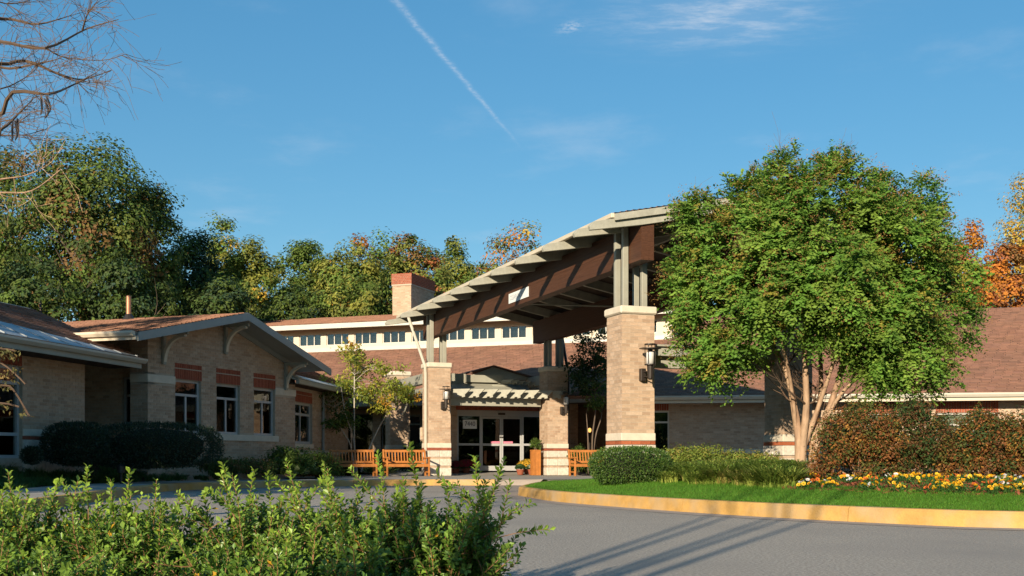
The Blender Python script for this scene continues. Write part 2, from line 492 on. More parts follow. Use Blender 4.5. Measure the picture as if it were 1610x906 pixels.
def window(parent, loc, rz, w, h, bars_v=(), bars_h=(), fw=0.06, curtain='dark', splits=None, label=None, glass='glass', mat='frame', inset=0.08, room=0.3):
    """window part: frame mesh; panes and the blind behind are its sub-parts. Local x along, faces -y."""
    f = MB()
    y0, y1 = inset, inset + 0.07
    f.box(0, fw, y0, y1, 0, h); f.box(w - fw, w, y0, y1, 0, h)
    f.box(fw, w - fw, y0, y1, 0, fw); f.box(fw, w - fw, y0, y1, h - fw, h)
    for z in bars_h: f.box(fw, w - fw, y0 + 0.004, y1 - 0.004, z - fw / 2, z + fw / 2)
    for (x, za, zb) in bars_v: f.box(x - fw / 2, x + fw / 2, y0 + 0.008, y1 - 0.008, za, zb)
    o = f.build('window', M[mat], parent, loc, rz)
    if label: o['label'] = label
    cells = splits or [(fw, w - fw, fw, h - fw)]
    for (xa, xb, za, zb) in cells:
        MB().box(xa, xb, y0 + 0.03, y0 + 0.038, za, zb).build('pane', M[glass], o)
    MB().box(0.0, w, inset + room, inset + room + 0.02, 0, h).build('blind' if curtain in ('teal', 'curtain') else 'dark_backing', M[curtain], o)  # without a blind, a near-black panel stands in for the unlit room
    return o

def shingles(mb_name, parent, p0, ux, uy, Lx, Ly, loc=None, rz=0, sw=0.32, sh=0.15, seed=1, mat='shingle', clip=None):
    """overlapping shingle courses laid on the slope p0 + x*ux + y*uy (y runs up the slope)"""
    rg = np.random.default_rng(seed)
    p0, ux, uy = map(lambda v: np.array(v, float), (p0, ux, uy))
    nrm = np.cross(ux, uy); nrm /= np.linalg.norm(nrm)
    if nrm[2] < 0: nrm = -nrm
    rows = int(Ly / sh); cols = int(Lx / sw) + 2
    r, c = np.meshgrid(np.arange(rows), np.arange(cols), indexing='ij')
    r = r.ravel(); c = c.ravel()
    xa = c * sw - (r % 2) * sw * 0.5 - (r % 3) * 0.06 + rg.uniform(-.01, .01, len(r)); xb = xa + sw - 0.012
    xa = np.clip(xa, 0, Lx); xb = np.clip(xb, 0, Lx)
    keep = xb - xa > 0.02
    if clip is not None: keep &= clip((xa + xb) / 2, r * sh)
    r, xa, xb = r[keep], xa[keep], xb[keep]
    n = len(r)
    ya = r * sh; yb = np.minimum(ya + sh * 1.02, Ly)
    ta = 0.020 + rg.uniform(0, 0.010, n); tb = np.full(n, 0.003)
    def P(x, y, t): return p0[None] + x[:, None] * ux[None] + y[:, None] * uy[None] + t[:, None] * nrm[None]
    z = np.zeros(n)
    V = np.stack([P(xa, ya, ta), P(xb, ya, ta), P(xb, yb, tb), P(xa, yb, tb), P(xa, ya, z), P(xb, ya, z)], 1)
    base = (np.arange(n) * 6)[:, None, None]
    F = (np.array([[0, 1, 2, 3], [4, 5, 1, 0]])[None] + base).reshape(-1, 4)
    t = rg.uniform(0.82, 1.12, (n, 1)) * np.where(rg.random((n, 1)) < 0.15, 0.82, 1.0) * np.array([[1, 1, 1]]) + rg.uniform(-.02, .02, (n, 3))
    o = link('shingles', make_mesh('shingles', V.reshape(-1, 3), F, np.repeat(t, 2, axis=0)), M[mat], parent, loc, rz)
    o['kind'] = 'stuff'
    return o
# ================================================================ GROUND
def structure(o): o['kind'] = 'structure'; return o

structure(MB().add([(-600, -400, -0.03), (700, -400, -0.03), (700, 900, -0.03), (-600, 900, -0.03)], [(0, 1, 2, 3)]).build('ground', M['turf']))

def smooth_path(pts, n=8):
    P = [Vector((p[0], p[1], 0)) for p in pts]; out = []
    for i in range(len(P) - 1):
        a, b, c, d = P[max(i - 1, 0)], P[i], P[i + 1], P[min(i + 2, len(P) - 1)]
        for k in range(n):
            t = k / n
            out.append(0.5 * ((2 * b) + (c - a) * t + (2 * a - 5 * b + 4 * c - d) * t * t + (3 * b - a - 3 * c + d) * t ** 3))
    out.append(P[-1]); return out

def offset_path(P, d):
    out = []
    for i, p in enumerate(P):
        t = (P[min(i + 1, len(P) - 1)] - P[max(i - 1, 0)]).normalized()
        out.append(p + Vector((t.y, -t.x, 0)) * d)      # to the right of travel
    return out

# kerb lines: travelled so that the road lies on the right-hand side
LEFT_KERB = smooth_path([(-5.6, -6), (-6.0, 6), (-6.5, 14), (-7.28, 20), (-7.9, 24.2), (-8.0, 27.2), (-7.2, 29.6), (-5.6, 31.2), (-4.2, 32.3), (-2.9, 32.9), (-1.5, 33.0), (-0.5, 32.9)], 8)
ISLE_KERB = smooth_path([(1.0, 31.0), (0.55, 28.6), (0.22, 25.6), (0.12, 23.9), (0.32, 22.5), (0.8, 20.1), (1.87, 17.35), (3.07, 14.95), (4.59, 12.85), (5.6, 12.15), (8.5, 10.9), (13, 10.0), (20, 9.6)], 8)

road = MB()
road.add([(-14, -30, 0), (40, -30, 0), (40, 60, 0), (-14, 60, 0)], [(0, 1, 2, 3)])
structure(road.build('road', M['asphalt']))

def strip(path, d0, d1, z0, z1=None):
    a, b = offset_path(path, d0), offset_path(path, d1)
    z1 = z0 if z1 is None else z1
    v = [(p.x, p.y, z0) for p in a] + [(p.x, p.y, z1) for p in b]
    n = len(path)
    return v, [(i, i + 1, n + i + 1, n + i) for i in range(n - 1)]

pan = MB()
for pth in (LEFT_KERB, ISLE_KERB): pan.add(*strip(pth, 0.0, 0.42, 0.004))
structure(pan.build('gutter_pan', M['pan']))
apron = MB().add([(x, y, 0.006) for x, y in [(0.30, 22.5), (0.1, 23.9), (0.2, 25.6), (0.55, 28.6), (1.05, 31.0), (0.7, 33.0), (-0.6, 33.0), (-1.6, 33.05), (-1.7, 31.2), (-1.15, 28.6), (-0.9, 25.5), (-0.35, 23.2)]], [tuple(range(12))])
structure(apron.build('crosswalk_apron', M['pan']))

KH = 0.18
def kerb(path, name, label, seg_len=3.05):
    """a kerb run: an Empty with one mesh per poured section, joints left open"""
    root = thing(name, label, 'kerb'); root['kind'] = 'structure'; del root['category']
    prof = [(0.0, -0.02), (-0.02, KH - 0.03), (-0.045, KH), (-0.16, KH + 0.004), (-0.16, -0.02)]
    L = [0.0]
    for i in range(1, len(path)): L.append(L[-1] + (path[i] - path[i - 1]).length)
    rails = [[(p.x, p.y, z) for p in offset_path(path, d)] for d, z in prof]
    def at(rail, s):
        for i in range(1, len(L)):
            if s <= L[i] or i == len(L) - 1:
                t = (s - L[i - 1]) / max(L[i] - L[i - 1], 1e-6); a, b = Vector(rail[i - 1]), Vector(rail[i]); return a.lerp(b, min(max(t, 0), 1))
    s = 0.0
    while s < L[-1] - 0.1:
        e = min(s + seg_len, L[-1]); n = 6
        ss = [s + 0.006 + (e - s - 0.012) * k / n for k in range(n + 1)]
        vs = [at(r, q) for q in ss for r in rails]; k = len(prof); mb = MB()
        fs = [(i * k + j, i * k + (j + 1) % k, (i + 1) * k + (j + 1) % k, (i + 1) * k + j) for i in range(n) for j in range(k)]
        fs += [tuple(range(k)), tuple(reversed(range(n * k, n * k + k)))]
        mb.add(vs, fs); mb.build('kerb_section', M['kerb'], root)
        s = e
    return root
kerb(LEFT_KERB, 'left_kerb', 'ochre painted kerb curving along the shaded pavement in front of the benches')
kerb(ISLE_KERB, 'island_kerb', 'sunlit ochre painted kerb curving round the grass island')

# pavement behind the left kerb and the entrance forecourt, rising gently to the doors
def poly_sheet(name, pts, mat):
    return structure(MB().add(pts, [tuple(range(len(pts)))]).build(name, mat))
inner = offset_path(LEFT_KERB, -0.162)
outer = offset_path(LEFT_KERB, -1.9)
pv = MB()
n = len(inner)
m = n - 22
for i in range(m - 1):
    a, b, c, d = inner[i], inner[i + 1], outer[i + 1], outer[i]
    pv.add([(a.x, a.y, KH), (b.x, b.y, KH), (c.x, c.y, KH), (d.x, d.y, KH)], [(0, 1, 2, 3)])
pts = [(p.x, p.y, KH) for p in inner[m - 1:]] + [(0.9, 33.1, KH), (5.6, 34.6, KH), (5.6, 40.9, KH), (3.2, 41.9, KH), (1.2, 42.6, KH), (-2.6, 41.6, KH), (-6.6, 40.1, KH), (-7.3, 36.5, KH), (outer[m - 1].x, outer[m - 1].y, KH)]
pv.add(pts, [tuple(range(len(pts)))])
structure(pv.build('pavement', M['walk']))
fore = MB().add([(-5.2, 40.0, KH + 0.004), (-2.6, 41.0, KH + 0.004), (1.2, 42.4, KH + 0.004), (3.4, 43.2, KH + 0.004), (2.2, 47.0, 0.325), (-1.9, 45.6, 0.325), (-6.4, 44.0, 0.325)], [tuple(range(7))])
structure(fore.build('entrance_forecourt', M['walk']))
# flush ramp edge between kerb end and island
ramp_ = MB().add([(-0.55, 32.9, 0.01), (0.7, 32.95, 0.01), (0.9, 33.1, KH), (-0.6, 33.1, KH)], [(0, 1, 2, 3)])
structure(ramp_.build('kerb_ramp', M['pan']))
strip_ = MB().add([(1.0, 31.2, 0.16), (3.5, 31.0, 0.22), (6.0, 31.8, 0.22), (6.0, 34.8, 0.17), (1.0, 33.2, 0.17)], [(0, 1, 2, 3, 4)])
structure(strip_.build('gravel_edge', M['pan']))

def smoothstep(a, b, x):
    t = np.clip((x - a) / (b - a), 0, 1); return t * t * (3 - 2 * t)

IK = np.array([(p.x, p.y) for p in ISLE_KERB])
def isle_dist(x, y):
    """signed distance inside the island from its kerb line"""
    x = np.asarray(x, float); y = np.asarray(y, float)
    best = np.full(x.shape, 1e9); sgn = np.ones(x.shape)
    for a, b in zip(IK[:-1], IK[1:]):
        d = b - a; l2 = d @ d
        t = np.clip(((x - a[0]) * d[0] + (y - a[1]) * d[1]) / l2, 0, 1)
        px, py = a[0] + t * d[0], a[1] + t * d[1]
        q = np.hypot(x - px, y - py)
        s = np.where(d[0] * (y - a[1]) - d[1] * (x - a[0]) > 0, 1, -1)
        up = q < best
        best = np.where(up, q, best); sgn = np.where(up, s, sgn)
    return best * sgn
def isle_z(x, y):
    d = isle_dist(x, y) - 0.16
    return 0.165 + 0.22 * smoothstep(0.0, 3.6, d) + 0.05 * smoothstep(1.0, 6.0, d)

def grid_sheet(name, xs, ys, zf, keep, mat, stuff=False):
    X, Y = np.meshgrid(xs, ys, indexing='ij'); Z = zf(X, Y); K = keep(X, Y)
    nx, ny = X.shape
    V = np.stack([X, Y, Z], -1).reshape(-1, 3)
    idx = np.arange(nx * ny).reshape(nx, ny)
    F = np.stack([idx[:-1, :-1], idx[1:, :-1], idx[1:, 1:], idx[:-1, 1:]], -1)
    ok = K[:-1, :-1] & K[1:, :-1] & K[1:, 1:] & K[:-1, 1:]
    o = link(name, make_mesh(name, V, F[ok].reshape(-1, 4), None, True), mat)
    return structure(o)
def isle_in(x, y): return (isle_dist(x, y) > 0.13) & (y < 33.0) & (y > 9) & ((y < 31.2) | (x > 2.0))
# close-fitting strip along the kerb, then the mounded planting behind it
def isle_bands():
    mb = MB(); ds = [-0.155, -0.3, -0.6, -1.0, -1.5, -2.1, -2.9]
    rails = []
    for d in ds:
        o = offset_path(ISLE_KERB, d); rails.append([(p.x, p.y, 0.165 + 0.22 * float(smoothstep(0.0, 3.6, -d - 0.16)) + 0.05 * float(smoothstep(1.0, 6.0, -d - 0.16))) for p in o])
    n = len(ISLE_KERB)
    for a, b in zip(rails[:-1], rails[1:]):
        mb.add(a + b, [(i, n + i, n + i + 1, i + 1) for i in range(n - 1)])
    return structure(mb.build('island_lawn', M['turf'], smooth=True))
isle_bands()
grid_sheet('island_bed', np.arange(0.4, 34, 0.4), np.arange(9.8, 33.2, 0.4), lambda x, y: isle_z(x, y) - 0.02, lambda x, y: (isle_dist(x, y) > 0.9) & (y < 33) & ((y < 31.5) | (x > 2)), M['soil'])

LK = np.array([(p.x, p.y) for p in LEFT_KERB])
def left_z(x, y):
    """planting bed left of the pavement: rises towards the wing's walls"""
    x = np.asarray(x, float); y = np.asarray(y, float)
    best = np.full(x.shape, 1e9)
    for a, b in zip(LK[:-1], LK[1:]):
        d = b - a; t = np.clip(((x - a[0]) * d[0] + (y - a[1]) * d[1]) / (d @ d), 0, 1)
        best = np.minimum(best, np.hypot(x - a[0] - t * d[0], y - a[1] - t * d[1]))
    h = 0.60 * (1 - smoothstep(28.5, 37.5, y)) + 0.10
    return 0.17 + h * smoothstep(1.9, 4.6, best)
grid_sheet('planting_bed', np.arange(-22, 3, 0.5), np.arange(-6, 52, 0.5), lambda x, y: left_z(x, y), lambda x, y: (x < np.interp(y, [-6, 6, 14, 20, 24.2, 27.2, 29.6, 31.5, 34.5, 39.6, 41.5, 44, 52], [-7.5, -7.8, -8.3, -9.1, -9.75, -9.9, -9.4, -8.9, -8.2, -6.0, -4.0, -4.6, -4.6])), M['soil'])

# ================================================================ PORTE COCHERE (local: x across, y back towards the doors)
CX, CY = 2.69, 26.0
AC = rad(20)
canopy = thing('porte_cochere', 'long gabled drive-through canopy with brown beams and grey rafter tails on four brick pillars', 'canopy', (CX, CY, 0), AC)
YL = 15.73
PILLARS = [(0.0, 0.0), (4.18, 0.0), (0.0, YL), (4.50, YL)]
PW = 0.40

def pillar(px, py, singles, base=KH, label=None, parent=None, ptop=4.0, pw=PW):
    parent = parent or canopy
    core = MB().box(-pw + 0.001, pw - 0.001, -pw + 0.001, pw - 0.001, base - 0.1, base + ptop)
    p = core.build('pillar', M['mortar'], parent, (px, py, 0))
    if label: p['label'] = label
    def ring(name, z0, z1, e, mat, bev=0.012, t=(1, 1, 1)):
        return MB().box(-pw - e, pw + e, -pw - e, pw + e, z0, z1, t).build(name, M[mat], p, bevel=bev)
    b = base
    for (z0, z1, t) in ((0.0, 0.29, (1, 1, 1)), (0.352, 0.60, (1.03, 1.02, 1.0)), (0.662, 0.90, (.97, .97, .97))):
        for sx in range(4):            # split-faced blocks, two to a side
            for k in range(2):
                bl = MB(); a0 = -pw - 0.028 + k * (pw + 0.028) + 0.003; a1 = a0 + pw + 0.028 - 0.006
                bl.box(a0, a1, -pw - 0.028 - random.uniform(0, .006), -pw + 0.1, b + z0 + 0.004, b + z1 - 0.004, tuple(np.array(t) * random.uniform(.92, 1.05)))
                bl.build('stone_block', M['split'], p, None, sx * PI / 2, bevel=0.012)
    bandb = []; redb = []; shaft = []
    z0 = b + 1.165; nsh = int((ptop - 0.175 - 1.165) / 0.08)
    for sx in range(4):
        c, s = math.cos(sx * PI / 2), math.sin(sx * PI / 2)
        off = (s * pw, -c * pw)
        for zb in (0.295, 0.605): bandb.append(([(x, min(x + 0.22, pw), b + zb + 0.026) for x in np.arange(-pw, pw - .02, 0.232)], 0.05, off, sx * PI / 2))
        o2 = (s * (pw + 0.012), -c * (pw + 0.012))
        redb.append(([(x, min(x + 0.225, pw + .012), b + 0.945) for x in np.arange(-pw - .012, pw - .02, 0.235)], 0.075, o2, sx * PI / 2))
        cells, h = brick_cells(2 * pw, z0, z0 + nsh * 0.08, x0=-pw, course=0.08, blen=0.2, joint=0.01)
        shaft.append((cells, h, off, sx * PI / 2))
    lay_bricks(p, bandb, singles=0)
    lay_bricks(p, redb, mat='red', singles=16 if singles else 0, proud=0.01)
    lay_bricks(p, shaft, singles=singles, proud=0.003)
    ring('stone_belt', b + 0.99, b + 1.16, 0.025, 'stone')
    ring('cap_stone', b + ptop - 0.175, b + ptop, 0.055, 'stone', 0.03)
    return p
pillar(0, 0, 300, label='tall brick pillar with lantern rising behind the clipped bush')
pillar(4.18, 0, 200, label='brick pillar behind the multi-stemmed tree')
pillar(0, YL, 0, label='brick pillar with lantern beside the benches')
pillar(4.50, YL, 0, label='brick pillar with lantern right of the entrance doors')

ROOF_S = 0.20
EV = 0.82      # eave overhang beyond the beam
def under(u): return 5.88 + ROOF_S * (min(u, 4.3 - u) + EV)          # rafter underside
for u, yy in PILLARS:
    for du in (-0.235, 0.235):
        for dv in (-0.2, 0.2):
            MB().box(-0.065, 0.065, -0.055, 0.055, KH + 3.98, under(u) + 0.12).build('post', M['sage'], canopy, (u + du, yy + dv, 0), bevel=0.008)
# glulam beams
for u in (0.0, 4.3):
    lam = MB()
    for k in range(8):
        z0 = 5.14 + k * 0.1035
        e = random.uniform(-.003, .003)
        lam.box(-0.155 + e, 0.155 + e, -0.86, YL + 1.2, z0, z0 + 0.1015)
    lam.build('beam', M['glulam'], canopy, (u, 0, 0))
YF, YB = -0.95, 17.9
RX = 2.15
def roof_z(u): return 6.10 + ROOF_S * (min(u, 4.3 - u) + EV)
tail_v = [-0.86] + [-0.02 + 1.885 * k for k in range(8)] + [15.35, 17.6]
TE = 1.42    # tails run on past the gutter
for v in tail_v:
    for sgn in (1, -1):
        fx = (lambda u: u) if sgn == 1 else (lambda u: 4.3 - u)
        u0, u1 = -TE, RX - 0.04
        poly = [(fx(u0), 0, roof_z(u0) - 0.20), (fx(u0 + 0.03), 0, roof_z(u0) - 0.285), (fx(-0.16), 0, roof_z(-0.16) - 0.34), (fx(u1), 0, roof_z(u1) - 0.34), (fx(u1), 0, roof_z(u1) - 0.062), (fx(-EV + .02), 0, roof_z(-EV + .02) - 0.062), (fx(-EV - .02), 0, roof_z(-EV - .02) - 0.115), (fx(u0 + .1), 0, roof_z(u0 + .1) - 0.115)]
        MB().prism(poly, (0, 0.115, 0)).build('rafter', M['sagew'], canopy, (0, v - 0.058, 0), bevel=0.006)
MB().box(RX - 0.06, RX + 0.06, YF + 0.2, YB - 0.1, roof_z(RX) - 0.42, roof_z(RX) - 0.08).build('ridge_beam', M['sagew'], canopy)
for sgn in (1, -1):
    fx = (lambda u: u) if sgn == 1 else (lambda u: 4.3 - u)
    u0, u1 = -EV, RX
    poly = [(fx(u0), YF, roof_z(u0) - 0.058), (fx(u1), YF, roof_z(u1) - 0.058), (fx(u1), YF, roof_z(u1) - 0.02), (fx(u0), YF, roof_z(u0) - 0.02)]
    rf = MB().prism(poly, (0, YB - YF, 0)).build('roof_slope', M['soffit'], canopy)
    ux = (0, 1, 0) if sgn == 1 else (0, -1, 0)
    p0 = (fx(-EV - .03), YF - 0.03 if sgn == 1 else YB + 0.03, roof_z(-EV - .03) - 0.012)
    l = math.hypot(1, ROOF_S)
    shingles('s', rf, p0, ux, (sgn / l, 0, ROOF_S / l), YB - YF + 0.06, (RX + EV + .03) * l, seed=3 + sgn)
    MB().box(min(fx(-EV - .10), fx(-EV - .005)), max(fx(-EV - .10), fx(-EV - .005)), YF, YB, roof_z(-EV) - 0.11, roof_z(-EV) - 0.005).build('gutter', M['cream'], canopy, bevel=0.012)
    for (yy, nm) in ((YF - 0.045, 'front'), (YB, 'back')):
        MB().prism([(fx(-EV - .03), yy, roof_z(-EV - .03) - 0.165), (fx(RX), yy, roof_z(RX) - 0.185), (fx(RX), yy, roof_z(RX) - 0.022), (fx(-EV - .03), yy, roof_z(-EV - .03) - 0.022)], (0, 0.04, 0)).build('rake_board', M['sagew'], canopy)
# downspouts slanting from the eave to the pillars by the doors, then down them
def downspout(side):
    mb = MB(); s = -1 if side == 0 else 1
    xe = -EV if side == 0 else 4.3 + EV; xp = -0.47 if side == 0 else 4.97
    yb = YL - 0.25
    mb.tube([(xe, YL + 0.9, roof_z(-EV) - 0.12), (xp - 0.02, yb, 4.05), (xp, yb, 3.8), (xp, yb, KH)], [0.055] * 4, 8)
    mb.build('downspout', M['gutter'] if side == 0 else M['bronze'], canopy)
downspout(0); downspout(1)
# conduit under the deck
MB().tube([(0.5, 9.2, 5.5), (4.1, 7.6, 5.35)], [0.03, 0.03], 6).build('conduit', M['sage'], canopy)
# clearance sign on the left beam
sg = MB().box(-0.012, 0.0, -0.80, 0.80, -0.14, 0.14).build('clearance_sign', M['paper'], canopy, (-0.158, 6.88, 5.40))
def text(body, size, mat, parent, loc, rot, name='lettering', sx=1.0, ext=0.002):
    cu = bpy.data.curves.new(name, 'FONT'); cu.body = body; cu.size = size; cu.extrude = ext; cu.align_x = 'CENTER'; cu.align_y = 'CENTER'
    o = bpy.data.objects.new(name, cu); COL.objects.link(o); cu.materials.append(M[mat])
    bpy.context.view_layer.update()
    me = bpy.data.meshes.new_from_object(o); bpy.data.objects.remove(o)
    o = link(name, me, M[mat], parent, loc, rot=rot); o.scale = (sx, 1, 1); return o
text("CLEARANCE", 0.2, 'greyink', sg, (-0.014, 0.18, 0.0), (rad(90), 0, rad(-90)), sx=0.92)

# ---- pergola between the front pillars and the entrance pergola
def pergola(y, z0, z1, label, x0=0.42, x1=3.78):
    t = MB().box(x0, x1, -0.09, 0.09, z0, z1).build('pergola_beam', M['sage'], canopy, (0, y, 0), bevel=0.006)
    t['label'] = label
    return t
pergola(0.20, 2.86, 3.12, 'grey pergola beam between the two front pillars')
MB().box(0.42, 3.76, -0.22, 0.13, 3.12, 3.33).build('pergola_beam', M['sage'], canopy, (0, 0.12, 0), bevel=0.006)
MB().box(0.41, 3.77, -0.30, 0.02, 3.33, 3.37).build('trim_board', M['sage'], canopy, (0, 0.12, 0))
pb = pergola(YL + 0.1, 2.70, 3.02, 'grey pergola beam over the entrance doors', 0.42, 4.0)
def tail(parent, x, y, z, L=0.98, h=0.30, rz=rad(-40), mat='sagew'):
    # notched end, splayed at the building's 45 degree angle
    poly = [(-0.34, 0, 0.0), (L * 0.55, 0, 0.0), (L * 0.58, 0, 0.05), (L * 0.68, 0, 0.05), (L * 0.68, 0, 0.0), (L * 0.80, 0, 0.02), (L * 0.80, 0, 0.10), (L, 0, h - 0.02), (L, 0, h), (0.0, 0, h)]
    return MB().prism(poly, (0, 0.07, 0)).build('tail', M[mat], parent, (x, y, z), rz)
for k in range(8):
    tail(canopy, 0.30 + 0.52 * k, YL - 0.0 - 0.015 * k, 2.97)
# sloped metal hood behind the tails and upper box, lit gable pediment
hood = MB()
hood.prism([(0.40, YL + 0.12, 3.0), (0.40, YL + 1.75, 3.66), (0.40, YL + 1.75, 3.60), (0.40, YL + 0.12, 2.93)], (3.6, 0, 0))
hood.build('entrance_hood', M['sage'], canopy)
box = MB()
box.box(1.61, 3.10, YL + 1.5, YL + 1.75, 3.66, 3.93); box.box(0.45, 1.60, YL + 1.62, YL + 1.9, 3.58, 3.97)
box.build('upper_beam', M['sage'], canopy)
for k in range(5):
    tail(canopy, 3.02 + 0.26 * k, YL + 1.42 + 0.04 * k, 3.62 - 0.02 * k, 0.42, 0.15, rad(-50))
MB().box(2.6, 3.2, YL + 1.40, YL + 1.48, 3.46, 3.58).build('bracket_arm', M['sage'], canopy)
ped = MB()
ped.prism([(1.85, YL + 2.2, 3.9), (4.85, YL + 2.2, 3.82), (2.9, YL + 2.2, 4.30)], (0, 0.18, 0)); ped.build('pediment', M['sage'], canopy)
pr = MB()
pr.prism([(1.75, YL + 2.1, 3.98), (2.9, YL + 2.1, 4.31), (5.0, YL + 2.1, 3.80), (5.0, YL + 2.1, 3.86), (2.9, YL + 2.1, 4.37), (1.75, YL + 2.1, 4.04)], (0, 3.2, 0)); pr.build('entrance_roof', M['deck'], canopy)
# side trellis from the back pillars to the rear pillars
for u in (0.0, 4.4):
    MB().box(u - 0.12, u + 0.12, YL + 0.42, YL + 5.3, 3.55, 3.92).build('side_beam', M['sage'], canopy, bevel=0.006)
    MB().box(u - 0.09, u + 0.09, YL + 0.42, YL + 5.3, 3.10, 3.40).build('side_beam', M['sage'], canopy, bevel=0.006)
    arc = MB()
    pts = [(u, YL + 4.9 - 0.9 * math.sin(a), 2.55 + 0.75 * (1 - math.cos(a))) for a in np.linspace(0, PI / 2, 8)]
    arc.tube(pts, [0.045] * 8, 6); arc.build('curved_brace', M['sage'], canopy)
pillar(0.0, YL + 5.57, 0, label='rear brick pillar behind the young yellow-leaved tree', ptop=4.1)

# ---- entrance storefront (local y = 18.1), doors and sidelights
YS = 18.1
entrance = thing('entrance', 'glazed sliding entrance doors between two sidelights under a soldier-brick lintel', 'entrance', (CX + .09, CY + .03, 0), AC)
ew = MB()
ew.box(0.9, 1.42, 0, 0.5, 0.2, 3.6); ew.box(4.98, 6.4, 0, 0.5, 0.2, 3.6); ew.box(1.42, 4.98, 0.02, 0.4, 2.84, 3.6)
ewall = ew.build('wall', M['mortar'], entrance, (0, YS, 0))
for (a, b, z0, z1) in ((0.9, 1.42, 0.32, 3.6), (4.98, 6.4, 0.32, 3.6), (1.42, 4.98, 2.9, 3.6)):
    cells, h = brick_cells(b - a, z0, z1, x0=a); lay_bricks(ewall, [(cells, h, (0, 0), 0)])
sold = [(x, x + 0.082, 2.755) for x in np.arange(1.36, 5.02, 0.095)]
lay_bricks(ewall, [(sold, 0.2, (0, -0.02), 0)], mat='red', singles=0, depth=0.1)
MB().box(1.30, 5.04, -0.05, 0.0, 2.86, 2.895).build('lintel_trim', M['sage'], ewall)
fr = MB()
F0 = 0.32
fr.box(1.42, 4.98, 0.05, 0.17, 2.42, 2.65)                     # header
for x in (1.42, 2.33, 4.07, 4.92): fr.box(x, x + 0.06, 0.05, 0.17, F0, 2.42)
fr.box(1.48, 2.33, 0.06, 0.14, F0, F0 + 0.12); fr.box(4.13, 4.92, 0.06, 0.14, F0, F0 + 0.12)
fr.box(1.48, 2.33, 0.06, 0.14, 1.30, 1.38); fr.box(4.13, 4.92, 0.06, 0.14, 1.30, 1.38)
store = fr.build('door_frame', M['frame'], entrance, (0, YS, 0))
MB().box(3.08, 3.36, 0.02, 0.05, 2.48, 2.56).build('door_sensor', M['bronze'], store)
for (x0, x1) in ((2.40, 3.225), (3.235, 4.06)):
    d = MB(); y0, y1 = 0.09, 0.14
    d.box(x0, x0 + 0.065, y0, y1, F0 + .01, 2.41); d.box(x1 - 0.065, x1, y0, y1, F0 + .01, 2.41)
    d.box(x0 + .065, x1 - .065, y0, y1, F0 + .01, F0 + 0.20); d.box(x0 + .065, x1 - .065, y0, y1, 2.33, 2.41); d.box(x0 + .065, x1 - .065, y0 - .012, y1, 1.29, 1.38)
    dd = d.build('sliding_door', M['frame'], entrance, (0, YS, 0))
    MB().box(x0 + .065, x1 - .065, .11, .118, F0 + .2, 2.33).build('pane', M['glass_dark'], dd)
    a = x0 + 0.38 if x0 < 3 else x0 + 0.07
    MB().box(a, a + 0.38, 0.070, 0.076, 1.385, 1.46).build('notice', M['pink'], dd)
    xl = x1 - 0.033 if x0 < 3 else x0 + .033
    MB().lathe([(0.035, -0.01), (0.035, 0.01)], 12).build('lock', M['bronze'], dd, (xl, 0.085, 1.62), rot=(rad(90), 0, 0))
for (x0, x1) in ((1.48, 2.33), (4.13, 4.92)):
    for (z0, z1) in ((F0 + .12, 1.30), (1.38, 2.42)):
        MB().box(x0, x1, .09, .098, z0, z1).build('pane', M['glass_dark'], store)
nm = MB().box(1.66, 2.22, 0.06, 0.066, 1.94, 2.28).build('number_sign', M['paper'], entrance, (0, YS, 0))
text("7440", 0.25, 'ink', nm, (1.94, 0.057, 2.12), (rad(90), 0, 0), sx=0.86)
rm = MB()
rm.box(1.0, 5.4, 3.2, 3.3, 0.2, 3.0); rm.box(0.95, 1.0, 0.2, 3.2, 0.2, 3.0); rm.box(5.4, 5.45, 0.2, 3.2, 0.2, 3.0); rm.box(1.0, 5.4, 0.4, 3.2, 2.95, 3.0); rm.box(1.0, 5.4, 0.2, 3.2, 0.25, 0.30)
rm.build('vestibule', M['dark'], entrance, (0, YS, 0))  # room darkness is put into the near-black colour
inn = MB()
for x in (2.0, 2.9, 3.6, 4.3): inn.box(x, x + .05, 2.0, 2.05, 0.3, 2.4)
inn.build('inner_door_frame', M['bronze'], entrance, (0, YS, 0))

